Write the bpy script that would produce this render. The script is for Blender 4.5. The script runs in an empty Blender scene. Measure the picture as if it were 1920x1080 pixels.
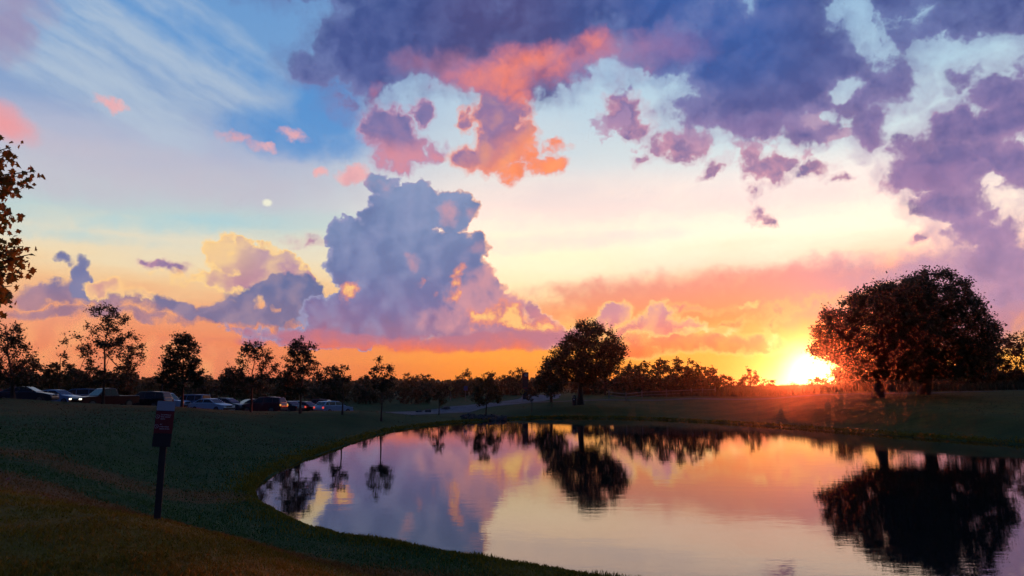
import bpy, bmesh, math, random
import numpy as np
from mathutils import Vector, Matrix, Euler

sc = bpy.context.scene
col = sc.collection
RAD = math.radians

# ------------------------------------------------------------------ camera
EYE = 3.2                     # eye height above the water of the pond (z = 0)
PITCH = RAD(7.9)
FPX = 1387.0                  # focal length in pixels of a 1920 px wide picture (26 mm)
cam_d = bpy.data.cameras.new('camera')
cam = bpy.data.objects.new('camera', cam_d)
col.objects.link(cam)
cam_d.sensor_width = 36
cam_d.lens = 26
cam_d.clip_start = 0.05
cam_d.clip_end = 20000
cam.location = (0, 0, EYE)
cam.rotation_euler = (RAD(90) + PITCH, 0, 0)
sc.camera = cam

def ray(px, py):
    """unit direction seen at a pixel of the 1920 x 1080 photograph"""
    a, b = (px - 960) / FPX, (540 - py) / FPX
    return Vector((a, math.cos(PITCH) - b * math.sin(PITCH), math.sin(PITCH) + b * math.cos(PITCH))).normalized()

def azel(px, py):
    d = ray(px, py)
    return math.degrees(math.atan2(d.x, d.y)), math.degrees(math.asin(d.z))

# ------------------------------------------------------------------ render settings
sc.render.engine = 'CYCLES'
sc.view_settings.view_transform = 'Standard'
sc.view_settings.look = 'None'
sc.view_settings.gamma = 1
sc.view_settings.exposure = 0
sc.view_settings.use_curve_mapping = False
sc.cycles.use_denoising = True
sc.cycles.use_adaptive_sampling = True
sc.cycles.adaptive_threshold = .02
sc.cycles.adaptive_min_samples = 10
sc.cycles.max_bounces = 6
sc.cycles.diffuse_bounces = 2
sc.cycles.glossy_bounces = 3
sc.cycles.transmission_bounces = 4
sc.cycles.transparent_max_bounces = 6
sc.cycles.volume_bounces = 0
sc.cycles.sample_clamp_indirect = 6

# ------------------------------------------------------------------ world: evening sky
SUN_AZ, SUN_EL = azel(1520, 697)
world = bpy.data.worlds.new('World')
sc.world = world
world.use_nodes = True
WN = world.node_tree
WN.nodes.clear()

def lin(c):
    return tuple(((x / 255) / 12.92 if x / 255 <= .04045 else ((x / 255 + .055) / 1.055) ** 2.4) for x in c)

class S:
    """a socket with arithmetic: every operation adds one Math node"""
    T = None
    def __init__(self, s): self.s = s
    @staticmethod
    def m(op, *a, clamp=False):
        n = S.T.nodes.new('ShaderNodeMath'); n.operation = op; n.use_clamp = clamp
        for i, x in enumerate(a):
            if isinstance(x, S): S.T.links.new(x.s, n.inputs[i])
            else: n.inputs[i].default_value = x
        return S(n.outputs[0])
    def __add__(s, o): return S.m('ADD', s, o)
    __radd__ = __add__
    def __sub__(s, o): return S.m('SUBTRACT', s, o)
    def __rsub__(s, o): return S.m('SUBTRACT', o, s)
    def __mul__(s, o): return S.m('MULTIPLY', s, o)
    __rmul__ = __mul__
    def madd(s, a, b): return S.m('MULTIPLY_ADD', s, a, b)
    def max(s, o): return S.m('MAXIMUM', s, o)
    def min(s, o): return S.m('MINIMUM', s, o)
    def clamp(s): return S.m('ADD', s, 0.0, clamp=True)
    def step(s, a, b):                       # smoothstep
        n = S.T.nodes.new('ShaderNodeMapRange'); n.interpolation_type = 'SMOOTHSTEP'
        S.T.links.new(s.s, n.inputs[0])
        for i, v in enumerate((a, b, 0, 1)): n.inputs[i + 1].default_value = v
        return S(n.outputs[0])
    def ramp(s, pts):                        # pts: (value, sRGB)
        lo, hi = pts[0][0], pts[-1][0]
        n = S.T.nodes.new('ShaderNodeValToRGB')
        r = n.color_ramp
        while len(r.elements) < len(pts): r.elements.new(0.5)
        for e, (v, c) in zip(r.elements, pts):
            e.position = (v - lo) / (hi - lo)
        for e, (v, c) in zip(r.elements, pts):
            e.color = (*lin(c), 1)
        S.T.links.new(((s - lo) * (1 / (hi - lo))).s, n.inputs[0])
        return n.outputs[0]

S.T = WN
def vmath(op, *a, out=0):
    n = S.T.nodes.new('ShaderNodeVectorMath'); n.operation = op
    for i, x in enumerate(a):
        if isinstance(x, S): x = x.s
        if isinstance(x, bpy.types.NodeSocket): S.T.links.new(x, n.inputs[i])
        elif op == 'SCALE' and i == 1: n.inputs[3].default_value = x
        else: n.inputs[i].default_value = x
    return n.outputs[out]
def scale(v, k):
    n = S.T.nodes.new('ShaderNodeVectorMath'); n.operation = 'SCALE'
    S.T.links.new(v, n.inputs[0])
    if isinstance(k, S): S.T.links.new(k.s, n.inputs[3])
    else: n.inputs[3].default_value = k
    return n.outputs[0]
def combine(x, y, z):
    n = S.T.nodes.new('ShaderNodeCombineXYZ')
    for i, v in enumerate((x, y, z)):
        if isinstance(v, S): S.T.links.new(v.s, n.inputs[i])
        else: n.inputs[i].default_value = v
    return n.outputs[0]
def noise(v, sc_, det=6, rough=.55, color=False, dist=0.0):
    n = S.T.nodes.new('ShaderNodeTexNoise'); n.noise_dimensions = '3D'
    S.T.links.new(v, n.inputs['Vector'])
    n.inputs['Scale'].default_value = sc_; n.inputs['Detail'].default_value = det
    n.inputs['Roughness'].default_value = rough; n.inputs['Distortion'].default_value = dist
    return n.outputs['Color'] if color else S(n.outputs['Fac'])
def voro(v, sc_, det=3, rough=.5):
    n = S.T.nodes.new('ShaderNodeTexVoronoi'); n.feature = 'F1'; n.normalize = True
    S.T.links.new(v, n.inputs['Vector'])
    n.inputs['Scale'].default_value = sc_; n.inputs['Detail'].default_value = det
    n.inputs['Roughness'].default_value = rough
    return S(n.outputs['Distance'])
def mix(f, a, b, mode='MIX'):
    n = S.T.nodes.new('ShaderNodeMix'); n.data_type = 'RGBA'; n.blend_type = mode; n.clamp_factor = True
    if isinstance(f, S): S.T.links.new(f.s, n.inputs[0])
    else: n.inputs[0].default_value = f
    for i, x in ((6, a), (7, b)):
        if isinstance(x, tuple): n.inputs[i].default_value = (*lin(x), 1)
        else: S.T.links.new(x, n.inputs[i])
    return n.outputs[2]

tc = WN.nodes.new('ShaderNodeTexCoord')
DIR = tc.outputs['Generated']
sep = WN.nodes.new('ShaderNodeSeparateXYZ'); WN.links.new(DIR, sep.inputs[0])
dx, dy, dz = (S(sep.outputs[i]) for i in range(3))
AZ = S.m('ARCTAN2', dx, dy) * (180 / math.pi)
EL = S.m('ARCSINE', dz) * (180 / math.pi)
DEG = scale(DIR, 180 / math.pi)                      # one unit = one degree
sd = Vector((math.sin(RAD(SUN_AZ)) * math.cos(RAD(SUN_EL)), math.cos(RAD(SUN_AZ)) * math.cos(RAD(SUN_EL)), math.sin(RAD(SUN_EL))))
SANG = S.m('ARCCOSINE', S(vmath('DOT_PRODUCT', DIR, tuple(sd), out=1)).min(0.999999)) * (180 / math.pi)

# shared turbulence
W1 = vmath('SUBTRACT', noise(DEG, .16, 2, .5, True), (.5, .5, .5))
W2 = vmath('SUBTRACT', noise(DEG, .7, 5, .6, True), (.5, .5, .5))
WARP = vmath('ADD', scale(W1, 2.6), scale(W2, 2.0))
ws = WN.nodes.new('ShaderNodeSeparateXYZ'); WN.links.new(WARP, ws.inputs[0])
wx, wz = S(ws.outputs[0]), S(ws.outputs[2])
U, V = AZ + wx, EL + wz
P = combine(U, V, 1.0)                               # billowing coordinates
Uv, Vv = AZ + wx * .5, EL + wz * .3
PS = combine(Uv, Vv, 1.0)                            # gently wavering coordinates for veils
DEGW = vmath('ADD', DEG, scale(W2, .8))
FB = noise(DEGW, .55, 8, .58)                        # cloud body
OFF = scale(vmath('NORMALIZE', vmath('SUBTRACT', tuple(sd), DIR)), .75)      # three quarters of a degree towards the sun
def billow(v): return noise(v, .30, 4, .5).madd(.7, .3) - voro(v, .42, 1.0, .45) * .42
PUFF = voro(vmath('ADD', DEGW, scale(W2, .5)), .55, 2.0, .6)                       # cauliflower lobes
RELIEF = (billow(DEGW) - billow(vmath('ADD', DEGW, OFF))) * 1.25   # > 0: turned to the sun
FBL = noise(DEGW, .2, 7, .6)                         # broad ragged mass
STREAK = noise(vmath('MULTIPLY', DEG, (.5, .5, 2.2)), .22, 5, .6)

CIRRUS = noise(combine((AZ * .927 - EL * .375) * .22 + wx * .15, (AZ * .375 + EL * .927) * 1.25 + wz * .4, 3.7), .42, 6, .6)

def field(blobs, P=P):
    """signed field in degrees, > 0 inside the union of soft ellipses given in photograph pixels"""
    g = bpy.data.node_groups.new('cloud_outline', 'ShaderNodeTree')      # a small group per outline keeps the tree quick to build
    g.interface.new_socket('place', in_out='INPUT', socket_type='NodeSocketVector')
    g.interface.new_socket('field', in_out='OUTPUT', socket_type='NodeSocketFloat')
    outer, S.T = S.T, g
    gi, go = g.nodes.new('NodeGroupInput'), g.nodes.new('NodeGroupOutput')
    p = gi.outputs[0]
    F = None
    for b in blobs:
        x, y, rx, ry = b[:4]; rot = RAD(b[4]) if len(b) > 4 else 0
        u, v = azel(x, y)
        u2, v2 = azel(x + 10, y); k = math.hypot(u2 - u, v2 - v) / 10     # degrees per pixel here
        rx *= k; ry *= k
        c, s_ = math.cos(rot), math.sin(rot)
        A = (c / rx, s_ / rx, -(c * u + s_ * v) / rx)
        B = (-s_ / ry, c / ry, (s_ * u - c * v) / ry)
        a = S(vmath('DOT_PRODUCT', p, A, out=1)); b_ = S(vmath('DOT_PRODUCT', p, B, out=1))
        q = a.madd(a, b_ * b_)
        r = min(rx, ry) * .5
        f = q.madd(-r, r)
        F = f if F is None else F.max(f)
    g.links.new(F.s, go.inputs[0])
    S.T = outer
    n = S.T.nodes.new('ShaderNodeGroup'); n.node_tree = g
    S.T.links.new(P, n.inputs[0])
    return S(n.outputs[0])

# clear sky behind the clouds: three columns of colour by elevation, blended by azimuth
V0 = EL + (STREAK - .5) * 3
away = V0.ramp([(-2, (214, 104, 84)), (1, (226, 116, 84)), (3, (236, 132, 92)), (5.5, (238, 158, 116)), (7.5, (242, 196, 146)), (9, (240, 216, 176)), (10.6, (226, 218, 196)),
                (12, (188, 208, 208)), (14, (190, 198, 208)), (17, (176, 182, 206)), (20, (132, 160, 202)), (24, (112, 156, 206)), (30, (100, 150, 205)), (45, (52, 92, 156)), (90, (28, 54, 106))])
mid = V0.ramp([(-2, (246, 118, 44)), (1, (252, 138, 52)), (3, (255, 160, 66)), (5, (254, 190, 108)), (7, (252, 220, 160)), (9.5, (250, 238, 206)),
               (13, (240, 234, 222)), (17, (216, 222, 224)), (22, (188, 210, 226)), (30, (140, 184, 222)), (45, (58, 100, 164)), (90, (28, 54, 106))])
near = V0.ramp([(-2, (250, 132, 48)), (1, (255, 172, 70)), (3, (255, 184, 84)), (5, (252, 160, 96)), (8, (244, 164, 138)), (9.6, (246, 214, 196)),
                (11.5, (249, 243, 226)), (15, (226, 234, 232)), (22, (178, 208, 226)), (30, (140, 184, 222)), (45, (58, 100, 164)), (90, (28, 54, 106))])
back = EL.ramp([(-2, (30, 36, 62)), (4, (48, 48, 82)), (10, (56, 64, 108)), (25, (40, 66, 118)), (90, (28, 54, 106))])
sky = mix((AZ + (STREAK - .5) * 10).step(-20, 0), away, mid)
sky = mix((AZ + (STREAK - .5) * 8).step(2, 20), sky, near)
sky = mix(S.m('ABSOLUTE', AZ).step(42, 115), sky, back)
# the clear air over the sun is brighter than the picture can show, and yellow
air = EL.step(6.5, 11) * EL.step(18.5, 12.5) * AZ.step(-14, 2) * AZ.step(44, 26)
sky = vmath('ADD', sky, scale(combine(.42, .10, .01), air))

def layer(sky, blobs, colour, soft=.25, amp=1.2, puff=.0, cut=(), P=P, opacity=1.0, bias=0.0, streak=0.0, broad=0.0, cirrus=0.0, fringe=0.0):
    F = field(blobs, P)
    if cut: F = F.min(field(cut, P) * -1.0)
    F = F + (FB - .5) * amp + bias
    if puff: F = F - (PUFF - .3) * puff
    if broad: F = F + (FBL - .5) * broad
    if cirrus: F = F + (CIRRUS - .5) * cirrus
    if streak: F = F + (STREAK - .5) * streak
    D = F.step(-soft, soft)
    if fringe: D = D.max(F.step(-fringe, .1) * (FB * 1.5 - .22).clamp() * .8)
    if opacity != 1: D = D * opacity
    col_ = colour(F) if callable(colour) else colour
    return mix(D, sky, col_), F

def lit(base, F, bright, k=2.2, rim=None, rimw=.5):
    """turn a cloud's sunward billows towards a warmer, brighter tint; thin rims pass more light"""
    c = mix((RELIEF * k + .1).clamp(), base, bright)
    c = mix((RELIEF * -2.0).clamp(), c, mix(.34, base, (46, 52, 100)))
    if rim: c = mix(1 - F.step(0.0, rimw), c, rim)
    return c

# --- high thin streaks on the left and across the middle
sky, _ = layer(sky, [(330, 90, 330, 60, -22), (170, 150, 260, 50, -18), (430, 130, 130, 26, -14), (60, 60, 200, 60, -20)], (180, 196, 214), soft=1.9, amp=1.0, P=PS, opacity=.78, cirrus=9)
sky, _ = layer(sky, [(420, 92, 130, 20, -24), (290, 42, 120, 14, -24), (560, 250, 130, 44, 0), (610, 200, 70, 70, 0)], (72, 140, 206), soft=.9, amp=1.6, P=PS, opacity=.85)
sky, _ = layer(sky, [(150, 285, 190, 24, 0), (330, 340, 260, 34, 0), (120, 345, 160, 30, 0)], (196, 186, 200), soft=1.4, amp=2, P=PS, opacity=.65)
sky, _ = layer(sky, [(330, 420, 150, 14, 6), (120, 440, 110, 10, 0)], (160, 206, 218), soft=.6, amp=1.6, P=PS, opacity=.6)
sky, _ = layer(sky, [(1110, 380, 260, 40, 0), (1400, 380, 260, 26, 0), (1040, 455, 160, 10, 4)], (222, 208, 212), soft=1.2, amp=2, P=PS, opacity=.5, streak=3)
# --- rosy veil above the sun
sky, _ = layer(sky, [(1480, 556, 330, 62, 6), (1230, 562, 280, 46, 4), (1700, 530, 230, 60, 6), (1800, 560, 160, 120)],
               lambda F: mix(AZ.step(16, 31), mix(EL.step(4.2, 9.0), (252, 142, 80), (228, 140, 134)), mix(EL.step(3, 8), (160, 112, 150), (176, 140, 176))), soft=.8, amp=2.6, broad=2.2, P=PS, opacity=.92)
sky, _ = layer(sky, [(1280, 640, 190, 22, -4), (1190, 655, 90, 18), (1390, 645, 90, 20, 0)],
               lambda F: lit(mix(EL.step(2.6, 4.6), (244, 104, 70), (226, 122, 110)), F, (255, 170, 90), rim=(255, 190, 110), rimw=.35), soft=.18, amp=1.3, P=PS, opacity=.92)
sky, _ = layer(sky, [(1350, 612, 110, 16, 5), (1440, 590, 90, 12, 8), (1300, 580, 90, 10, 4), (1560, 560, 110, 12, 8), (1180, 628, 60, 10)],
               lambda F: lit(mix(EL.step(4, 7.5), (246, 128, 84), (226, 140, 138)), F, (255, 196, 120), k=3, rim=(255, 188, 116), rimw=.3), soft=.35, amp=2.4, puff=.8, bias=-.1, opacity=.75)
# --- orange bank low on the left
sky, _ = layer(sky, [(60, 640, 110, 62), (20, 590, 60, 40), (130, 610, 50, 36), (330, 680, 130, 40), (190, 690, 160, 40)],
               lambda F: lit(mix(EL.step(2, 7), (238, 138, 98), (238, 160, 130)), F, (254, 184, 120), k=3), soft=.4, amp=1.6, puff=1.0, opacity=.85)
# --- long grey-violet bars over the parking lot
sky, _ = layer(sky, [(300, 590, 330, 9, 1), (470, 602, 220, 9, 0), (200, 562, 190, 15, -2), (110, 548, 70, 22), (60, 552, 45, 16)],
               lambda F: lit(mix(EL.step(5, 8), (160, 118, 140), (116, 116, 160)), F, (206, 150, 150)), soft=.22, amp=1.3, puff=.3)
sky, _ = layer(sky, [(152, 512, 24, 26, 40), (160, 545, 24, 34), (120, 492, 22, 12, -20)], lambda F: lit((114, 118, 164), F, (150, 140, 170)), soft=.16, amp=1.0, puff=.6)
sky, _ = layer(sky, [(222, 545, 34, 26), (195, 552, 30, 20), (275, 558, 26, 10)], lambda F: lit((214, 156, 148), F, (255, 206, 142), k=4, rim=(255, 204, 138), rimw=.3), soft=.14, amp=.9, puff=.8)
# --- sunlit cumulus left of centre, dark flat cloud under it
sky, _ = layer(sky, [(415, 470, 36, 30), (470, 490, 60, 34), (510, 512, 66, 40, -20), (390, 515, 80, 14, 0), (555, 545, 40, 34, -40), (460, 525, 90, 24)],
               lambda F: lit(mix(EL.step(7.2, 10.5), (190, 136, 156), mix(AZ.step(-23, -18), (248, 206, 146), (188, 152, 168))), F, (255, 216, 146), k=3.4, rim=(255, 210, 140), rimw=.3), soft=.12, amp=1.3, puff=1.2)
sky, _ = layer(sky, [(500, 568, 90, 34), (440, 582, 100, 24), (350, 565, 62, 15), (540, 560, 60, 40), (590, 590, 60, 22)],
               lambda F: lit(mix(EL.step(5.5, 8), (122, 112, 152), (98, 108, 156)), F, (200, 160, 166), k=2), soft=.16, amp=1.1, puff=.9, cut=[(478, 566, 16, 13), (514, 570, 9, 7)])
# --- the towering cumulus in the centre
TOWER = [(714, 352, 28, 26), (730, 385, 44, 34), (805, 388, 72, 44), (848, 396, 40, 44), (650, 452, 44, 40), (745, 460, 105, 66), (690, 420, 30, 24), (865, 470, 56, 38), (690, 500, 90, 60), (800, 540, 150, 70),
         (905, 545, 46, 40), (945, 585, 52, 34), (998, 582, 17, 30), (1020, 600, 34, 18), (720, 600, 170, 46), (880, 612, 170, 30), (560, 622, 90, 12), (660, 628, 190, 22), (1040, 620, 60, 16)]
def tower_col(F):
    c = V.ramp([(2.2, (232, 98, 86)), (3.4, (198, 100, 118)), (4.6, (148, 108, 148)), (6.5, (124, 112, 162)), (9, (108, 120, 168)), (12, (114, 132, 176)), (16, (128, 146, 186)), (17, (136, 154, 188))])
    c = mix(AZ.step(-6, 3) * EL.step(8, 5.5), c, (206, 128, 144))
    hot = field([(930, 590, 50, 24), (985, 600, 40, 20), (800, 528, 16, 16, 50), (818, 546, 16, 8), (848, 546, 10, 12), (876, 590, 22, 14), (858, 520, 14, 14), (650, 560, 18, 26), (640, 548, 10, 10), (1048, 612, 14, 10)]) + (FB - .5) * 3.4 + RELIEF * 2.4 - .12
    rose = field([(840, 400, 14, 18), (900, 560, 60, 44), (780, 492, 12, 16), (925, 520, 22, 22), (700, 350, 24, 16), (880, 400, 18, 12), (900, 470, 24, 12), (960, 560, 30, 30), (860, 590, 70, 24)]) + (FB - .5) * 3.0 + RELIEF * 3.0 - .25
    c = mix((FBL - .42).step(0, .25) * .4, c, (88, 104, 160))
    c = lit(c, F, mix((AZ - EL * .6).step(-13, -5), (158, 162, 198), (222, 148, 152)), k=1.9, rim=mix(AZ.step(-9, 0), (150, 150, 188), (252, 188, 148)), rimw=.3)
    c = mix(rose.step(-.7, .9) * .62, c, (228, 154, 156))
    return mix(hot.step(-.25, .45) * .9, c, mix(hot.step(.1, .6), (242, 138, 108), (255, 200, 120)))
sky, _ = layer(sky, TOWER, tower_col, soft=.09, amp=1.5, puff=1.5)
# --- flat reddish base of the tower
sky, _ = layer(sky, [(760, 644, 290, 10, 0), (900, 640, 190, 16, 3), (640, 634, 160, 10, -3), (1020, 632, 60, 10)],
               lambda F: mix(V.step(2.6, 4.4), (244, 112, 74), (182, 112, 138)), soft=.2, amp=.8, P=PS)
# --- small towers right of the middle tree
sky, _ = layer(sky, [(1155, 585, 34, 24), (1130, 600, 26, 16), (1240, 592, 30, 22), (1200, 610, 80, 20), (1270, 615, 60, 16)],
               lambda F: lit(mix(EL.step(3.6, 6.4), (232, 122, 112), (206, 142, 158)), F, (255, 190, 130), k=4, rim=(255, 196, 126), rimw=.32), soft=.13, amp=1.0, puff=1.0)
sky, _ = layer(sky, [(1430, 632, 20, 10, -40), (1395, 605, 10, 6), (1330, 620, 46, 7), (1400, 570, 20, 7)], lambda F: lit((255, 186, 110), F, (255, 232, 170), k=4), soft=.15, amp=1.0, puff=.6, opacity=.9)
# --- scattered puffs
def puffcol(dark, pink, hot):
    def f(F):
        c = mix((F * 1.1 + (FB - .5) * 2.2 + .32).clamp(), pink, dark)
        return lit(c, F, hot, k=2.2)
    return f
sky, _ = layer(sky, [(728, 240, 50, 34), (785, 216, 20, 18), (752, 280, 50, 32), (800, 285, 18, 14), (740, 305, 30, 14)],
               lambda F: lit(mix(V.step(17.6, 20), (214, 140, 156), (118, 112, 164)), F, (196, 142, 168), k=1.8, rim=(186, 142, 174), rimw=.4), soft=.2, amp=2.0, puff=1.1, bias=.1, fringe=.5)
sky, _ = layer(sky, [(938, 215, 50, 36), (950, 265, 56, 44), (893, 296, 44, 24), (1025, 306, 32, 15), (968, 312, 30, 24), (868, 232, 8, 10), (1030, 270, 24, 6)],
               lambda F: lit(mix((V * .8 - U * .55).step(13.4, 17.0), (255, 142, 96), (152, 118, 160)), F, (255, 168, 110), k=2.4, rim=(238, 152, 140), rimw=.4), soft=.2, amp=2.0, puff=1.1, bias=.1, fringe=.5)
sky, _ = layer(sky, [(550, 253, 22, 11), (655, 326, 30, 20), (594, 318, 12, 9), (445, 266, 30, 8), (495, 280, 24, 6), (195, 190, 24, 8)], lambda F: lit((236, 168, 172), F, (250, 190, 180)), soft=.25, amp=1.0, puff=.5, opacity=.9)
sky, _ = layer(sky, [(1270, 288, 46, 22, -12), (1345, 322, 22, 9, 30), (1440, 325, 38, 28), (1410, 300, 18, 16), (1532, 331, 20, 11), (1432, 402, 16, 10, -40), (1172, 214, 40, 24, -20), (1200, 245, 26, 18),
                     (1212, 310, 10, 6), (1710, 455, 16, 6), (1575, 348, 14, 5), (300, 488, 22, 5), (565, 458, 22, 10)],
               puffcol((112, 96, 154), (206, 140, 164), (206, 146, 172)), soft=.22, amp=2.3, puff=1.0, bias=.1, opacity=.94, fringe=.6)
sky, _ = layer(sky, [(1440, 255, 330, 85), (1150, 220, 90, 60), (1690, 330, 110, 70)], lambda F: mix(EL.step(16, 24), (214, 160, 180), (130, 118, 172)), soft=.3, amp=6.0, puff=1.2, bias=-1.35, opacity=.8)
# --- rose corners on the left
sky, _ = layer(sky, [(10, 230, 60, 30, -20), (-40, 215, 80, 40)], (240, 152, 154), soft=.6, amp=.8, P=PS, opacity=.9)
sky, _ = layer(sky, [(-10, 40, 60, 70, 20), (10, 0, 70, 30)], (152, 138, 176), soft=.9, amp=1.4, opacity=.8)
# --- the dark deck overhead
DECK = [(600, 125, 66, 34, 0), (690, 90, 110, 80, 0), (860, 50, 250, 100), (1010, 70, 170, 90), (920, 140, 120, 44, 0), (1100, 130, 90, 30), (1250, 90, 130, 60), (645, 195, 34, 18), (700, 180, 20, 24),
        (1450, 110, 190, 130), (1400, 200, 140, 66), (1300, 30, 260, 60), (1600, 170, 130, 60), (1625, 235, 40, 50), (1510, 240, 60, 40), (1820, 25, 160, 52), (1700, 60, 40, 40), (1680, 130, 60, 34),
        (1810, 135, 46, 26), (1870, 165, 60, 40), (1850, 230, 110, 60), (1720, 275, 50, 24), (1780, 300, 110, 56), (1860, 320, 110, 60), (1790, 380, 70, 46), (1840, 430, 80, 50), (1880, 500, 70, 60), (1905, 545, 46, 40),
        (1905, 120, 30, 30), (2100, 200, 200, 200), (700, -60, 300, 80), (1200, -80, 500, 120), (1800, -80, 300, 90)]
CUT = [(1590, 30, 36, 34), (1615, 80, 22, 34, 20), (1740, 95, 34, 24), (1850, 95, 60, 22), (1530, 225, 22, 18), (1580, 170, 20, 10), (1760, 200, 40, 18, 20), (1690, 215, 26, 14), (1840, 196, 16, 9), (1405, 5, 10, 12), (1850, 345, 14, 9), (1905, 400, 40, 24)]
def deck_col(F):
    c = V.ramp([(7, (142, 116, 162)), (11, (124, 110, 164)), (15, (106, 100, 158)), (19, (84, 88, 150)), (23, (68, 82, 144)), (27, (62, 80, 142)), (34, (48, 74, 136)), (60, (40, 60, 112))])
    c = mix(((AZ + wx).step(6, 13) * (AZ + wx).step(26, 19) * EL.step(20, 24.5)) * .85, c, (48, 90, 164))
    c = mix((AZ + wx).step(-10, -3) * (AZ + wx).step(6, 1) * .6, c, (82, 72, 122))
    thin = 1 - (F + (FBL - .5) * 1.5).step(.0, 1.3)
    c = mix(thin * .5, c, mix(EL.step(14, 26), (190, 146, 180), (118, 138, 188)))
    c = mix((FBL - .5).step(0, .3) * .5, c, (48, 64, 124))
    c = mix((.5 - FBL).step(.02, .22) * .45, c, mix(EL.step(17, 25), (158, 132, 176), (104, 120, 178)))
    ember = field([(930, 150, 90, 32, 8), (1070, 122, 110, 30, 12), (1010, 115, 60, 28), (960, 180, 34, 24), (1165, 152, 50, 16), (705, 190, 12, 18), (1110, 90, 34, 34)]) + (FBL - .5) * 2.6 + RELIEF * 1.2
    blush = field([(1260, 95, 80, 40), (1150, 110, 150, 46), (860, 140, 110, 30), (1400, 240, 110, 22), (1640, 275, 40, 16), (1740, 330, 90, 40), (1690, 290, 50, 24)]) + (FBL - .5) * 3.0 + RELIEF
    c = mix(blush.step(-.4, 1.4) * .5, c, mix(AZ.step(8, 16), (222, 142, 160), (166, 126, 172)))
    c = mix(ember.step(-.5, 1.1) * .95, c, mix(ember.step(.0, 1.0), (206, 116, 140), (255, 134, 100)))
    return lit(c, F, mix(EL.step(14, 24), (186, 142, 178), (116, 126, 182)), k=1.3)
sky, _ = layer(sky, DECK, deck_col, soft=.36, amp=1.7, broad=2.8, puff=.9, cut=CUT, fringe=1.5)
# --- moon
sky, _ = layer(sky, [(501, 380, 8.5, 6.5)], (238, 236, 214), soft=.12, amp=0, P=combine(AZ, EL, 1.0))

# --- sun glow: core and aureole of the setting sun itself
glow = S.m('POWER', 2.718, SANG * SANG * -.6) * 3.0 + S.m('POWER', 2.718, SANG * -.52) * .65
sunrgb = scale(combine(1.0, .74, .36), glow)
glow2 = S.m('POWER', 2.718, SANG * -.25) * .07
sunrgb = vmath('ADD', sunrgb, scale(combine(1.0, .40, .06), glow2))
total = vmath('ADD', sky, sunrgb)

nishita = WN.nodes.new('ShaderNodeTexSky')
nishita.sky_type = 'NISHITA'; nishita.sun_disc = False
nishita.sun_elevation = RAD(SUN_EL); nishita.sun_rotation = RAD(SUN_AZ)
bg1 = WN.nodes.new('ShaderNodeBackground'); bg1.inputs[1].default_value = .012
WN.links.new(nishita.outputs[0], bg1.inputs[0])
bg2 = WN.nodes.new('ShaderNodeBackground'); bg2.inputs[1].default_value = 1.0
WN.links.new(total, bg2.inputs[0])
addsh = WN.nodes.new('ShaderNodeAddShader')
WN.links.new(bg1.outputs[0], addsh.inputs[0]); WN.links.new(bg2.outputs[0], addsh.inputs[1])
wout = WN.nodes.new('ShaderNodeOutputWorld')
WN.links.new(addsh.outputs[0], wout.inputs['Surface'])
world.cycles.sampling_method = 'MANUAL'
world.cycles.sample_map_resolution = 512

# ------------------------------------------------------------------ sun
sun_d = bpy.data.lights.new('sun', 'SUN')
sun_d.energy = 2.5
sun_d.angle = RAD(.5)
sun_d.color = (1.0, .12, .03)
sun_o = bpy.data.objects.new('sun', sun_d)
col.objects.link(sun_o)
sun_o.rotation_euler = (-sd).to_track_quat('-Z', 'Y').to_euler()
sun_o.location = (0, 0, 40)

# ------------------------------------------------------------------ helpers
rng = np.random.default_rng(11)
random.seed(5)

def at(px, py, d):
    """the point that stands at forward distance d (metres) where the photograph shows pixel (px, py)"""
    r = ray(px, py)
    return Vector((0, 0, EYE)) + r * (d / r.y)

def onwater(px, py):
    r = ray(px, py)
    return (r.x * -EYE / r.z, r.y * -EYE / r.z)

def mesh_np(name, V_, F_, mats=None, smooth=False):
    """mesh from numpy vertices (n,3) and equal-sided faces (m,k)"""
    V_ = np.asarray(V_, np.float32); F_ = np.asarray(F_, np.int32)
    me = bpy.data.meshes.new(name)
    k = F_.shape[1]
    me.vertices.add(len(V_)); me.vertices.foreach_set('co', V_.ravel())
    me.loops.add(F_.size); me.loops.foreach_set('vertex_index', F_.ravel())
    me.polygons.add(len(F_)); me.polygons.foreach_set('loop_start', np.arange(0, F_.size, k, dtype=np.int32))
    me.polygons.foreach_set('loop_total', np.full(len(F_), k, np.int32))
    if smooth: me.polygons.foreach_set('use_smooth', np.ones(len(F_), bool))
    me.update(calc_edges=True)
    for m in (mats if isinstance(mats, (list, tuple)) else [mats]):
        if m: me.materials.append(m)
    return me

def link(name, data, parent=None, loc=None, rot=None):
    o = bpy.data.objects.new(name, data)
    col.objects.link(o)
    if parent: o.parent = parent
    if loc is not None: o.location = loc
    if rot is not None: o.rotation_euler = rot
    return o

def tag(o, label=None, cat=None, group=None, kind=None):
    if label: o['label'] = label
    if cat: o['category'] = cat
    if group: o['group'] = group
    if kind: o['kind'] = kind
    return o

def thing(name, label, cat, loc, rz=0, group=None):
    return tag(link(name, None, loc=loc, rot=(0, 0, rz)), label, cat, group)

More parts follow.
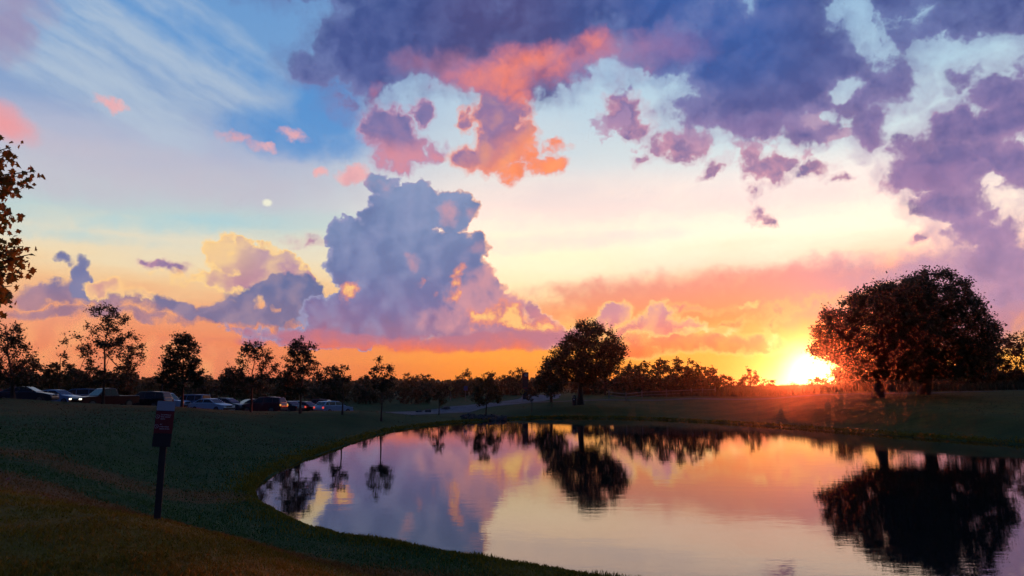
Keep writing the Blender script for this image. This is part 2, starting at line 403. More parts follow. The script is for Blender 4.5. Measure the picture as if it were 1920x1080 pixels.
class MB:
    """collects shapes and links them as ONE mesh object"""
    def __init__(s): s.bm = bmesh.new()
    def box(s, c, size, rot=(0, 0, 0), bevel=0):
        r = bmesh.ops.create_cube(s.bm, size=1)
        M = Matrix.Translation(c) @ Euler(rot).to_matrix().to_4x4() @ Matrix.Diagonal((*size, 1))
        bmesh.ops.transform(s.bm, matrix=M, verts=r['verts'])
        if bevel:
            ed = list({e for v in r['verts'] for e in v.link_edges})
            bmesh.ops.bevel(s.bm, geom=ed, offset=bevel, segments=1, affect='EDGES')
        return s
    def cyl(s, a, b, r1, r2=None, n=10):
        a, b = Vector(a), Vector(b); d = b - a
        r = bmesh.ops.create_cone(s.bm, cap_ends=True, segments=n, radius1=r1, radius2=r1 if r2 is None else r2, depth=d.length)
        M = Matrix.Translation((a + b) / 2) @ d.to_track_quat('Z', 'Y').to_matrix().to_4x4()
        bmesh.ops.transform(s.bm, matrix=M, verts=r['verts'])
        return s
    def poly(s, pts):
        s.bm.faces.new([s.bm.verts.new(p) for p in pts]); return s
    def prism(s, pts, off):
        """closed prism: polygon pts extruded by vector off"""
        off = Vector(off)
        A = [s.bm.verts.new(p) for p in pts]; B = [s.bm.verts.new(Vector(p) + off) for p in pts]
        s.bm.faces.new(A[::-1]); s.bm.faces.new(B)
        for i in range(len(pts)):
            j = (i + 1) % len(pts); s.bm.faces.new((A[i], A[j], B[j], B[i]))
        return s
    def build(s, name, mat, parent=None, loc=None, rot=None, smooth=False):
        bmesh.ops.recalc_face_normals(s.bm, faces=s.bm.faces)
        me = bpy.data.meshes.new(name); s.bm.to_mesh(me); s.bm.free()
        if mat: me.materials.append(mat)
        if smooth:
            for p in me.polygons: p.use_smooth = True
        return link(name, me, parent, loc, rot)

# ------------------------------------------------------------------ materials
def mat(name, base, rough=.7, metal=0.0, vary=.25, vscale=6.0, coat=0.0, emit=None, estr=0.0, spec=.5):
    m = bpy.data.materials.new(name); m.use_nodes = True
    t = m.node_tree; b = t.nodes['Principled BSDF']
    b.inputs['Roughness'].default_value = rough; b.inputs['Metallic'].default_value = metal
    b.inputs['Coat Weight'].default_value = coat
    b.inputs['Specular IOR Level'].default_value = spec
    if vary:
        tcn = t.nodes.new('ShaderNodeTexCoord'); nz = t.nodes.new('ShaderNodeTexNoise')
        nz.inputs['Scale'].default_value = vscale; nz.inputs['Detail'].default_value = 5
        t.links.new(tcn.outputs['Object'], nz.inputs['Vector'])
        r = t.nodes.new('ShaderNodeValToRGB')
        r.color_ramp.elements[0].position = .3; r.color_ramp.elements[1].position = .7
        r.color_ramp.elements[0].color = (*[x * (1 - vary) for x in base], 1)
        r.color_ramp.elements[1].color = (*[min(1, x * (1 + vary)) for x in base], 1)
        t.links.new(nz.outputs['Fac'], r.inputs[0]); t.links.new(r.outputs[0], b.inputs['Base Color'])
    else:
        b.inputs['Base Color'].default_value = (*base, 1)
    if emit:
        b.inputs['Emission Color'].default_value = (*emit, 1); b.inputs['Emission Strength'].default_value = estr
    return m

def leaf_mat(name, a, b_, trans=.35, scale=.6):
    m = bpy.data.materials.new(name); m.use_nodes = True
    t = m.node_tree; t.nodes.clear()
    o = t.nodes.new('ShaderNodeOutputMaterial')
    g = t.nodes.new('ShaderNodeNewGeometry'); n = t.nodes.new('ShaderNodeTexNoise')
    n.inputs['Scale'].default_value = scale; n.inputs['Detail'].default_value = 4
    t.links.new(g.outputs['Position'], n.inputs['Vector'])
    ad = t.nodes.new('ShaderNodeMath'); ad.operation = 'MULTIPLY_ADD'
    t.links.new(g.outputs['Random Per Island'], ad.inputs[0]); ad.inputs[1].default_value = .5
    t.links.new(n.outputs['Fac'], ad.inputs[2])
    r = t.nodes.new('ShaderNodeValToRGB'); r.color_ramp.elements[0].position = .35; r.color_ramp.elements[1].position = 1.0
    r.color_ramp.elements[0].color = (*a, 1); r.color_ramp.elements[1].color = (*b_, 1)
    t.links.new(ad.outputs[0], r.inputs[0])
    d = t.nodes.new('ShaderNodeBsdfPrincipled'); d.inputs['Roughness'].default_value = .55; d.inputs['Specular IOR Level'].default_value = .25
    tr = t.nodes.new('ShaderNodeBsdfTranslucent'); mx = t.nodes.new('ShaderNodeMixShader'); mx.inputs[0].default_value = trans
    t.links.new(r.outputs[0], d.inputs['Base Color']); t.links.new(r.outputs[0], tr.inputs['Color'])
    t.links.new(d.outputs[0], mx.inputs[1]); t.links.new(tr.outputs[0], mx.inputs[2]); t.links.new(mx.outputs[0], o.inputs['Surface'])
    return m

M_BARK = mat('bark', (.045, .032, .024), .9, vary=.4, vscale=9)
M_LEAF = leaf_mat('green leaves', (.012, .026, .012), (.030, .050, .018), .2)
M_LEAFY = leaf_mat('yellowing leaves', (.040, .038, .012), (.085, .070, .020))
M_LEAFR = leaf_mat('russet leaves', (.055, .025, .010), (.10, .055, .016))
M_DRY = leaf_mat('dry meadow grass', (.055, .040, .016), (.10, .078, .034), .2, .4)
M_POSTDARK = mat('dark post paint', (.015, .018, .024), .55, vary=.2)
M_STONE = mat('weathered stone', (.06, .058, .055), .9, vary=.5, vscale=3)
M_STEEL = mat('galvanised steel', (.22, .23, .24), .5, metal=.8, vary=.15)

# ------------------------------------------------------------------ terrain
# pond outline: what the photograph shows of the water's edge, met with the water level, and its unseen right end
shore_px = [(481, 926), (492, 906), (520, 886), (560, 867), (600, 852), (640, 838), (690, 821), (740, 808), (795, 800), (850, 794), (905, 790), (950, 786.5), (1020, 784), (1100, 783.5),
            (1200, 785.5), (1300, 790), (1400, 796), (1500, 803.5), (1600, 811), (1700, 819), (1800, 826), (1920, 834)]
shore = [onwater(*p) for p in shore_px]
shore += [(38, 41), (46, 33), (50, 24), (44, 15.5), (34, 12), (24, 10.6), (14, 11.2), (7, 11.8)]
shore += [onwater(*p) for p in [(1180, 1090), (1060, 1075), (960, 1061), (880, 1049), (800, 1036), (740, 1025), (680, 1015), (630, 1003), (580, 988), (535, 969), (500, 949)]]
def catmull(P, n):
    P = np.array(P); out = []
    N = len(P)
    for i in range(N):
        p0, p1, p2, p3 = P[i - 1], P[i], P[(i + 1) % N], P[(i + 2) % N]
        for t in np.linspace(0, 1, n, endpoint=False):
            out.append(.5 * ((2 * p1) + (p2 - p0) * t + (2 * p0 - 5 * p1 + 4 * p2 - p3) * t * t + (3 * p1 - p0 - 3 * p2 + p3) * t ** 3))
    return np.array(out)
SHORE = catmull(shore, 10)

def pond_dist(x, y):
    """signed distance to the water's edge, positive on land"""
    x = np.asarray(x, float).ravel(); y = np.asarray(y, float).ravel()
    A = SHORE; B = np.roll(SHORE, -1, 0)
    d2 = np.full(x.shape, 1e9); inside = np.zeros(x.shape, bool)
    for a, b in zip(A, B):
        e = b - a
        t = np.clip(((x - a[0]) * e[0] + (y - a[1]) * e[1]) / (e @ e), 0, 1)
        d2 = np.minimum(d2, (x - a[0] - t * e[0]) ** 2 + (y - a[1] - t * e[1]) ** 2)
        c = (a[1] > y) != (b[1] > y)
        with np.errstate(divide='ignore', invalid='ignore'):
            xi = (b[0] - a[0]) * (y - a[1]) / (b[1] - a[1] if b[1] != a[1] else 1e-9) + a[0]
        inside ^= c & (x < xi)
    d = np.sqrt(d2)
    return np.where(inside, -d, d)

def vnoise(x, y, seed=0):
    xi, yi = np.floor(x).astype(np.int64), np.floor(y).astype(np.int64)
    fx, fy = x - xi, y - yi
    fx, fy = fx * fx * (3 - 2 * fx), fy * fy * (3 - 2 * fy)
    def h(i, j):
        k = (i * 374761393 + j * 668265263 + seed * 974711) & 0xffffffff
        k = ((k ^ (k >> 13)) * 1274126177) & 0xffffffff
        return ((k ^ (k >> 16)) & 0xffff) / 65535.0
    a, b, c, d = h(xi, yi), h(xi + 1, yi), h(xi, yi + 1), h(xi + 1, yi + 1)
    return (a * (1 - fx) + b * fx) * (1 - fy) + (c * (1 - fx) + d * fx) * fy - .5

# heights read off the photograph: (column, row, forward distance)
ctl_px = [(297, 963, 9.8), (0, 1075, 6.6), (300, 1075, 6.9), (620, 1075, 8.6), (0, 962, 9.6), (0, 900, 13.6), (200, 925, 13.0), (0, 850, 21), (250, 868, 20), (400, 905, 19), (0, 800, 36), (300, 812, 34),
          (150, 775, 50), (420, 800, 44), (193, 758, 62), (341, 762, 62), (25, 750, 55), (468, 773, 66), (565, 774, 66), (648, 775, 66), (715, 776, 66), (822, 780, 90), (910, 777, 85),
          (100, 752, 64), (200, 760, 68), (340, 764, 78), (420, 768, 76), (500, 769, 82), (600, 770, 86), (640, 772, 86), (0, 742, 85), (300, 750, 100), (600, 758, 110), (760, 769, 100), (900, 760, 112), (1000, 755, 116),
          (1088, 757, 100), (1174, 751, 106), (1300, 747.5, 105), (1500, 744, 92), (1646, 745, 75), (1730, 741, 76), (1700, 738, 84), (1915, 734, 82), (1500, 736, 110), (1300, 738, 125), (1700, 730, 100), (1900, 726, 100),
          (1400, 770, 84), (1600, 775, 63), (1800, 780, 52), (1920, 775, 55), (1250, 768, 92), (650, 800, 60), (560, 820, 50), (470, 880, 26), (1250, 728, 190), (900, 738, 170), (600, 745, 160), (200, 735, 170), (1600, 722, 170)]
ctl = [tuple(at(*c)) for c in ctl_px]
ctl += [(0, 0, 1.6), (-3, 3, 1.62), (-7, 0, 1.8), (6, 0, 1.25), (3, 6, 1.1), (8, 8, .55), (15, 8, .5), (0, -10, 2.0), (-15, -5, 2.2), (15, -8, 1.6), (0, -60, 3), (-60, 0, 2.6), (60, -10, 2.4), (60, 30, 2.6),
        (48, 60, 2.9), (-120, 60, 3), (120, 80, 3.6), (-200, -100, 4), (200, -100, 4), (-250, 300, 4), (0, 350, 3), (250, 300, 5), (-600, 600, 2), (0, 900, 2), (600, 600, 4), (0, -900, 4), (900, 0, 4), (-900, 0, 4), (-1000, 1000, 2), (1000, 1000, 4)]
CT = np.array(ctl)
def warp2(x, y):
    r = np.hypot(x, y) + 1e-6
    k = np.log1p(r / 6) / r
    return x * k, y * k
cu, cv = warp2(CT[:, 0], CT[:, 1])
def tps(r2): return .5 * r2 * np.log(r2 + 1e-9)
n_ = len(CT)
K = tps((cu[:, None] - cu) ** 2 + (cv[:, None] - cv) ** 2) + np.eye(n_) * .004
Q = np.c_[np.ones(n_), cu, cv]
A_ = np.block([[K, Q], [Q.T, np.zeros((3, 3))]])
sol = np.linalg.solve(A_, np.r_[CT[:, 2], 0, 0, 0])
def sm(a, b, x):
    t = np.clip((x - a) / (b - a), 0, 1); return t * t * (3 - 2 * t)

LOT = [tuple(at(*p)[:2]) for p in ((-260, 742, 70), (-20, 750, 72), (200, 757, 78), (400, 764, 84), (640, 770, 90), (740, 769, 97))]
def height(x, y, sdist=None):
    x = np.atleast_1d(np.asarray(x, float)); y = np.atleast_1d(np.asarray(y, float))
    u, v = warp2(x, y)
    z = sol[n_] + sol[n_ + 1] * u + sol[n_ + 2] * v
    for i in range(n_):
        z = z + sol[i] * tps((u - cu[i]) ** 2 + (v - cv[i]) ** 2)
    z = z - .5 * sm(16, 7, polyline_dist(x, y, LOT))      # the lot lies a little below the lawn
    r = np.hypot(x, y)
    z = z + .16 * vnoise(x / 9, y / 9, 3) * sm(5, 30, r) + .07 * vnoise(x / 2.6, y / 2.6, 5) + .03 * vnoise(x / .9, y / .9, 7) + 2.0 * vnoise(x / 120, y / 120, 9) * sm(150, 400, r)
    s = pond_dist(x, y) if sdist is None else sdist
    s = s + .16 * vnoise(x / 1.3, y / 1.3, 21) + .10 * vnoise(x / .45, y / .45, 22)
    lip = .16 * sm(0, .35, s)
    land = lip + (np.maximum(z, .28) - .16) * sm(.1, 7.0, s)
    bed = -1.3 * sm(0, 5, -s) - .03
    return np.where(s > 0, land, bed)

def polyline_dist(x, y, P):
    d2 = np.full(np.shape(x), 1e9)
    for a, b in zip(P[:-1], P[1:]):
        a, b = np.array(a[:2]), np.array(b[:2]); e = b - a
        t = np.clip(((x - a[0]) * e[0] + (y - a[1]) * e[1]) / (e @ e), 0, 1)
        d2 = np.minimum(d2, (x - a[0] - t * e[0]) ** 2 + (y - a[1] - t * e[1]) ** 2)
    return np.sqrt(d2)
def hz(x, y): return float(height(x, y)[0])

rad = np.r_[np.geomspace(.6, 5, 26)[:-1], np.geomspace(5, 30, 200)[:-1], np.geomspace(30, 130, 150)[:-1], np.geomspace(130, 1500, 70)]
ang = np.r_[np.linspace(-43, 43, 421), np.linspace(43, 317, 110)[1:-1]]
ang = np.radians(ang)
R, T = np.meshgrid(rad, ang, indexing='ij')
X, Y = (R * np.sin(T)).ravel(), (R * np.cos(T)).ravel()
X = np.r_[X, 0]; Y = np.r_[Y, 0]
SD = np.full(X.shape, 99.0)
near = (np.hypot(X, Y) < 150)
SD[near] = pond_dist(X[near], Y[near])
Z = height(X, Y, SD)
nr, na = R.shape
i, j = np.meshgrid(np.arange(nr - 1), np.arange(na), indexing='ij')
q = np.stack([i * na + j, (i + 1) * na + j, (i + 1) * na + (j + 1) % na, i * na + (j + 1) % na], -1).reshape(-1, 4)[:, ::-1]

M_GROUND = bpy.data.materials.new('lawn'); M_GROUND.use_nodes = True
S.T = M_GROUND.node_tree
gt = S.T
geo = gt.nodes.new('ShaderNodeNewGeometry')
GP = geo.outputs['Position']
n1 = noise(GP, .35, 6, .6); n2 = noise(GP, 6.0, 5, .65)
n3 = noise(vmath('MULTIPLY', GP, (1.0, .35, 1.0)), 1.1, 4, .6)
gs = gt.nodes.new('ShaderNodeSeparateXYZ'); gt.links.new(GP, gs.inputs[0])
def rgb(c):
    n = gt.nodes.new('ShaderNodeRGB'); n.outputs[0].default_value = (*c, 1); return n.outputs[0]
sunband = gt.nodes.new('ShaderNodeAttribute'); sunband.attribute_name = 'dry'
dry = S(sunband.outputs['Fac'])  # mask of the low sunlight painted into the turf colour
lush = mix(n1.step(.35, .65), rgb((.014, .062, .018)), rgb((.030, .080, .020)))
olive = mix(n1.step(.35, .65), rgb((.12, .098, .010)), rgb((.18, .12, .014)))
near_ = gt.nodes.new('ShaderNodeAttribute'); near_.attribute_name = 'olive'
c = mix(S(near_.outputs['Fac']), lush, olive)
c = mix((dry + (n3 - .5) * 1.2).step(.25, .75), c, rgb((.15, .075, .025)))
n4 = noise(vmath('MULTIPLY', GP, (.6, 1.0, 1.0)), .9, 6, .7)
c = mix(n4.step(.35, .7) * .5, c, mix(.6, c, rgb((.030, .016, .010))))
c = mix(n2.step(.3, .75) * .55, c, mix(.5, c, rgb((.003, .005, .002))))
bs = gt.nodes['Principled BSDF']
gt.links.new(c, bs.inputs['Base Color']); bs.inputs['Roughness'].default_value = .95; bs.inputs['Specular IOR Level'].default_value = .1
bmp = gt.nodes.new('ShaderNodeBump'); bmp.inputs['Strength'].default_value = .6; bmp.inputs['Distance'].default_value = .06
gt.links.new(n2.s, bmp.inputs['Height']); gt.links.new(bmp.outputs[0], bs.inputs['Normal'])

# two bands of grazing sunlight painted as russet turf on the bank's shoulder
def ongr(px, py):
    """where the line of sight through a pixel meets the land"""
    r = ray(px, py)
    d = np.geomspace(4, 130, 500)
    x, y, z = r.x / r.y * d, d, EYE + r.z / r.y * d
    k = np.argmax(z <= height(x, y, np.full(500, 9.0)))
    return (x[k], y[k])
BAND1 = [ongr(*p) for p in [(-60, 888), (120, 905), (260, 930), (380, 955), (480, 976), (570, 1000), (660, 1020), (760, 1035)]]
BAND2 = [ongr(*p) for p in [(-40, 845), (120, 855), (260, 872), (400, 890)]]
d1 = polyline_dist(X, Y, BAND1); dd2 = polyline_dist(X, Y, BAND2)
SUNBANDS = np.maximum(np.exp(-(d1 / 1.5) ** 2), .75 * np.exp(-(dd2 / 1.7) ** 2))
# the near side of the first band is olive turf, everything beyond is greener
B1 = np.array(BAND1)
def olive_at(x, y):
    yb = np.interp(x, B1[:, 0], B1[:, 1])
    right = sm(B1[-1, 0], B1[-1, 0] + 2, x)
    far_right = sm(0, 20, x) * sm(40, 60, y)
    return np.maximum(np.maximum(sm(1.0, -.6, y - yb), right * sm(30, 20, y)), far_right * .8)
OL = olive_at(X, Y)
me = mesh_np('ground', np.c_[X, Y, Z], q, M_GROUND, True)
bmg = bmesh.new(); bmg.from_mesh(me); bmg.verts.ensure_lookup_table()
for jj in range(na):
    bmg.faces.new((bmg.verts[len(X) - 1], bmg.verts[(jj + 1) % na], bmg.verts[jj]))
bmesh.ops.recalc_face_normals(bmg, faces=bmg.faces)
bmg.to_mesh(me); bmg.free()
for nm, arr in (('dry', SUNBANDS), ('olive', OL)):  # first attribute carries the painted sunlight bands
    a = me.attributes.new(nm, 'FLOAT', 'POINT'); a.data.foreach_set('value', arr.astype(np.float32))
ground = tag(link('ground', me), kind='structure')

# ------------------------------------------------------------------ water
M_WATER = bpy.data.materials.new('pond water'); M_WATER.use_nodes = True
S.T = gt = M_WATER.node_tree
bs = gt.nodes['Principled BSDF']
bs.inputs['Base Color'].default_value = (.010, .012, .012, 1)
bs.inputs['Roughness'].default_value = .012
bs.inputs['IOR'].default_value = 1.55
bs.inputs['Specular Tint'].default_value = (1, .84, .70, 1)      # warm cast painted into the sky's reflection
geo = gt.nodes.new('ShaderNodeNewGeometry'); GP = geo.outputs['Position']
gust = noise(GP, .07, 3, .5).step(.42, .66)
r1 = noise(vmath('MULTIPLY', GP, (.55, 1.0, 1.0)), 1.5, 4, .55)
r2 = noise(vmath('MULTIPLY', GP, (.5, 1.0, 1.0)), 6.0, 3, .6)
hgt = r1 * .55 + r2 * (gust * .22 + .04)
bmp = gt.nodes.new('ShaderNodeBump'); bmp.inputs['Strength'].default_value = 1.0; bmp.inputs['Distance'].default_value = .0045
gt.links.new(hgt.s, bmp.inputs['Height']); gt.links.new(bmp.outputs[0], bs.inputs['Normal'])
bmw = bmesh.new()
cx, cy = SHORE.mean(0)
ring = []
for p in SHORE:
    d = np.array(p) - (cx, cy); d = d / np.hypot(*d)
    ring.append(bmw.verts.new((p[0] + d[0] * .5, p[1] + d[1] * .5, 0)))
f = bmw.faces.new(ring); f.normal_update()
if f.normal.z < 0: f.normal_flip()
bmesh.ops.triangulate(bmw, faces=bmw.faces[:])
mw = bpy.data.meshes.new('pond_water'); bmw.to_mesh(mw); bmw.free(); mw.materials.append(M_WATER)
tag(link('pond_water', mw), kind='structure')

# ------------------------------------------------------------------ road, parking lot, footpath draped on the land
def strip(name, P, width, mat_, lift=.035, n=160, kind='structure'):
    P = np.array(P, float)
    seg = np.r_[0, np.cumsum(np.hypot(*np.diff(P[:, :2], axis=0).T))]
    t = np.linspace(0, seg[-1], n)
    x, y = np.interp(t, seg, P[:, 0]), np.interp(t, seg, P[:, 1])
    ker = np.hanning(15); ker /= ker.sum()
    xp, yp = np.pad(x, 7, 'reflect', reflect_type='odd'), np.pad(y, 7, 'reflect', reflect_type='odd')
    x, y = np.convolve(xp, ker, 'valid'), np.convolve(yp, ker, 'valid')
    tx, ty = np.gradient(x), np.gradient(y); L = np.hypot(tx, ty); nx, ny = -ty / L, tx / L
    w = np.interp(t, seg, width) if np.ndim(width) else np.full(n, width)
    m_ = 7
    rows = []
    for k in np.linspace(-.5, .5, m_):
        xx, yy = x + nx * w * k, y + ny * w * k
        rows.append(np.c_[xx, yy, height(xx, yy) + lift])
    V_ = np.stack(rows, 1).reshape(-1, 3)
    a, b = np.meshgrid(np.arange(n - 1), np.arange(m_ - 1), indexing='ij')
    F_ = np.stack([a * m_ + b, (a + 1) * m_ + b, (a + 1) * m_ + b + 1, a * m_ + b + 1], -1).reshape(-1, 4)
    o = link(name, mesh_np(name, V_, F_, mat_, True))
    return tag(o, kind=kind)
M_ASPH = mat('asphalt', (.14, .145, .16), .95, vary=.3, vscale=1.2, spec=.05)
M_CONC = mat('pale concrete path', (.12, .105, .095), .95, vary=.2, vscale=1.5, spec=.05)
lot_pts = [at(-260, 742, 70)[:2], at(-20, 750, 72)[:2], at(200, 757, 78)[:2], at(400, 764, 84)[:2], at(640, 770, 90)[:2], at(760, 769, 98)[:2], at(860, 764, 106)[:2], at(960, 758, 116)[:2], at(1010, 754, 128)[:2], at(1020, 750, 150)[:2]]
strip('parking_lot', lot_pts, [20, 20, 20, 19, 16, 11, 8, 7, 7, 7], M_ASPH, n=220)
path_pts = [at(930, 757, 118)[:2], at(1000, 754, 116)[:2], at(1090, 751, 110)[:2], at(1174, 749.5, 108)[:2], at(1300, 747.5, 105)[:2], at(1400, 746, 99)[:2], at(1500, 744, 92)[:2], at(1600, 742, 87)[:2], at(1700, 739.5, 84)[:2], at(1800, 737, 83)[:2], at(1960, 733, 82)[:2]]
strip('footpath', path_pts, 2.4, M_CONC, lift=.05, n=200)

# ------------------------------------------------------------------ trees
def leaf_quads(C, size, rs, aspect=1.7, droop=0.0, vary=.45):
    """rhombic leaf-sized faces at the points C"""
    n = len(C)
    d = rs.normal(size=(n, 3)); d[:, 2] = d[:, 2] * .7 - droop
    d /= np.linalg.norm(d, axis=1)[:, None]
    e = rs.normal(size=(n, 3)); e -= (e * d).sum(1)[:, None] * d
    e /= np.linalg.norm(e, axis=1)[:, None]
    s_ = size * (1 + vary * rs.uniform(-1, 1, n))[:, None]
    a, b = d * s_ * .5, e * s_ * .5 / aspect
    V_ = np.stack([C - a, C + b - a * .1, C + a, C - b - a * .1], 1).reshape(-1, 3)
    return V_, np.arange(4 * n).reshape(-1, 4)

def tubes(paths, sides=5):
    """tapered limbs: list of (points (n,3), radii (n,))"""
    VV, FF, o = [], [], 0
    th = np.linspace(0, 2 * np.pi, sides, endpoint=False)
    for P, r in paths:
        P = np.asarray(P, float); r = np.asarray(r, float)
        t = np.gradient(P, axis=0); t /= np.linalg.norm(t, axis=1)[:, None] + 1e-9
        ref = np.where(np.abs(t[:, 2:3]) > .9, [[1., 0, 0]], [[0, 0, 1.]])
        u = np.cross(t, ref); u /= np.linalg.norm(u, axis=1)[:, None]; v = np.cross(t, u)
        ring = P[:, None] + r[:, None, None] * (u[:, None] * np.cos(th)[None, :, None] + v[:, None] * np.sin(th)[None, :, None])
        VV.append(ring.reshape(-1, 3))
        n = len(P); a, b = np.meshgrid(np.arange(n - 1), np.arange(sides), indexing='ij')
        FF.append((o + np.stack([a * sides + b, a * sides + (b + 1) % sides, (a + 1) * sides + (b + 1) % sides, (a + 1) * sides + b], -1)).reshape(-1, 4))
        o += n * sides
    return np.concatenate(VV), np.concatenate(FF)

def crown_tree(rs, H, prof, trunk_r, clusters, per, leaf, spread, clump=1.0, gap=.0, top=.9, lean=(0, 0), limb_lift=.55, fork=None):
    """skeleton and foliage of a tree standing at the origin.
    prof: rows (height, left, right) of the crown's outline; clusters: foliage clumps; per: leaves in each; gap: share of clumps lost to openings"""
    prof = np.array(sorted(prof)); zs = prof[:, 0]
    def cen(z): return (np.interp(z, zs, prof[:, 1]) + np.interp(z, zs, prof[:, 2])) / 2
    def rd(z): return np.maximum(.05, (np.interp(z, zs, prof[:, 2]) - np.interp(z, zs, prof[:, 1])) / 2)
    # clump centres, more of them where the crown is wide and towards its shell
    zz = np.linspace(zs[0], zs[-1], 200); w = rd(zz) ** 1.15; w /= w.sum()
    n = int(clusters / (1 - gap)) + 1
    z = rs.choice(zz, n, p=w) + rs.normal(size=n) * .05
    a = rs.uniform(0, 2 * np.pi, n); rr = rs.uniform(0, 1, n) ** .5
    rr = .18 + .82 * rr
    R_ = rd(z)
    C = np.c_[cen(z) + np.cos(a) * rr * R_, np.sin(a) * rr * R_ * .95, z]
    k = vnoise(C[:, 0] / clump + 31.7, C[:, 2] / clump + 7.1, int(rs.integers(99))) + vnoise(C[:, 1] / clump, C[:, 2] / clump + 3.3, int(rs.integers(99))) * .8
    C = C[np.argsort(-k)[:clusters]]
    # trunk
    tz = np.linspace(0, H * top, 9); wob = rs.normal(size=(9, 2)) * .012 * H * np.linspace(0, 1, 9)[:, None]
    cx_ = np.interp(tz, [0, zs[0], H], [0, cen(zs[0]) * .5, cen(H * top)])
    TP = np.c_[cx_ * .8 + wob[:, 0], wob[:, 1], tz]; TR = trunk_r * np.interp(tz / H, [0, .03, .12, .5, 1], [1.6, 1.15, .95, .6, .12])
    TP[0, 2] = -.25
    paths = [(TP, TR)]
    # limbs: every clump joins the nearest wood that is already there, thicker where more hangs on it
    nodes = [np.c_[np.interp(h, TP[:, 2], TP[:, 0]), np.interp(h, TP[:, 2], TP[:, 1]), h][0] for h in np.linspace(max(zs[0] * .9, H * .12), H * top * .96, 14)]
    nt0 = len(nodes); par = [-1] * nt0
    ax = np.hypot(C[:, 0] - np.interp(C[:, 2], TP[:, 2], TP[:, 0]), C[:, 1])
    C = C[np.argsort(ax + .15 * C[:, 2])]
    for c in C:
        N_ = np.array(nodes); dv = c - N_
        dist = np.linalg.norm(dv, axis=1); dist = dist + .9 * np.maximum(0, -dv[:, 2] + .05) + np.where(np.arange(len(N_)) < nt0, .25 * dist * limb_lift, 0) - .35 * np.maximum(0, dv[:, 2]) * limb_lift
        par.append(int(np.argmin(dist))); nodes.append(c)
    load = np.ones(len(nodes))
    for i_ in range(len(nodes) - 1, nt0 - 1, -1): load[par[i_]] += load[i_]
    rad_ = trunk_r * .075 * np.sqrt(load) + .006
    for i_ in range(nt0, len(nodes)):
        a_, c_ = np.array(nodes[par[i_]]), np.array(nodes[i_]); L_ = np.linalg.norm(c_ - a_)
        m_ = (a_ + c_) / 2 + rs.normal(size=3) * .07 * L_ + [0, 0, .05 * L_]
        r1 = rad_[i_]; r0 = min(r1 * 1.35, rad_[par[i_]]) if par[i_] >= nt0 else r1 * 1.4
        paths.append((np.array([a_, (a_ * .55 + m_ * .45), m_ * .5 + c_ * .25 + a_ * .25, c_]), np.array([r0, r0 * .9, (r0 + r1) / 2, r1])))
    # twigs + leaves gathered along them
    LC = []
    for c in C:
        nt = max(2, per // 9)
        for _ in range(nt):
            d = rs.normal(size=3); d[2] = d[2] * .7 + .25; d /= np.linalg.norm(d)
            out = c - np.array([cen(c[2]), 0, c[2]]); d = d + .5 * out / (np.linalg.norm(out) + .3); d /= np.linalg.norm(d)
            L_ = spread * rs.uniform(.5, 1.25)
            tip = c + d * L_
            tt = rs.uniform(.15, 1.05, per // nt)[:, None]
            LC.append(c + d * L_ * tt + rs.normal(size=(per // nt, 3)) * spread * .20)
            paths.append((np.array([c, c + d * L_ * .5 + rs.normal(size=3) * .05, tip]), np.array([.016, .010, .004]) * (1 + trunk_r * 2)))
    LC = np.concatenate(LC)
    return paths, leaf_quads(LC, leaf, rs)

def plant_tree(name, label, cat, px, py, d, rows, leafmat, seed, trunk_r=.12, clusters=40, per=40, leaf=.2, spread=.6, group=None, rz=0.0, **kw):
    """rows: the crown's outline as the photograph shows it at distance d: (row, left column, right column)"""
    rs = np.random.default_rng(seed)
    b = at(px, py, d); z0 = hz(b.x, b.y)
    prof = []
    for ry, xl, xr in rows:
        l, r = at(xl, ry, d), at(xr, ry, d)
        prof.append((l.z - z0, l.x - b.x, r.x - b.x))
    H = max(p[0] for p in prof)
    paths, (LV, LF) = crown_tree(rs, H, prof, trunk_r, clusters, per, leaf, spread, **kw)
    t = thing(name, label, cat, (b.x, b.y, z0), rz, group)
    V_, F_ = tubes(paths)
    link('trunk', mesh_np('trunk', V_, F_, M_BARK, True), t)
    tag(link('crown', mesh_np('crown', LV, LF, leafmat), t))
    return t

def copy_tree(o, loc, rz, s_, label=None, group=None):
    r = o.copy(); col.objects.link(r); r.location = loc; r.rotation_euler = (0, 0, rz); r.scale = s_
    if label: r['label'] = label
    if group: r['group'] = group
    for ch in o.children:
        c = ch.copy(); col.objects.link(c); c.parent = r
    return r

# the pair of great trees on the bank beside the setting sun
plant_tree('oak_tree', 'broad dark tree standing nearest to the setting sun, its fringe glowing red', 'tree', 1646, 746, 75,
           [(708, 1614, 1700), (692, 1576, 1722), (668, 1540, 1738), (645, 1522, 1752), (622, 1524, 1750), (596, 1544, 1750), (574, 1566, 1745), (558, 1596, 1750), (540, 1630, 1742), (526, 1668, 1730)],
           M_LEAF, 3, trunk_r=.46, clusters=520, per=90, leaf=.24, spread=.9, clump=1.6, gap=.05, top=.8)
plant_tree('oak_tree', 'tallest dark dome-shaped tree on the right bank, right behind the broad tree beside the sun', 'tree', 1731, 741, 79,
           [(708, 1690, 1830), (692, 1660, 1846), (668, 1640, 1856), (645, 1640, 1858), (614, 1648, 1854), (586, 1655, 1838), (560, 1668, 1814), (536, 1690, 1800), (520, 1712, 1782), (510, 1735, 1762)],
           M_LEAF, 8, trunk_r=.46, clusters=660, per=90, leaf=.24, spread=.9, clump=1.6, gap=.06, top=.88)
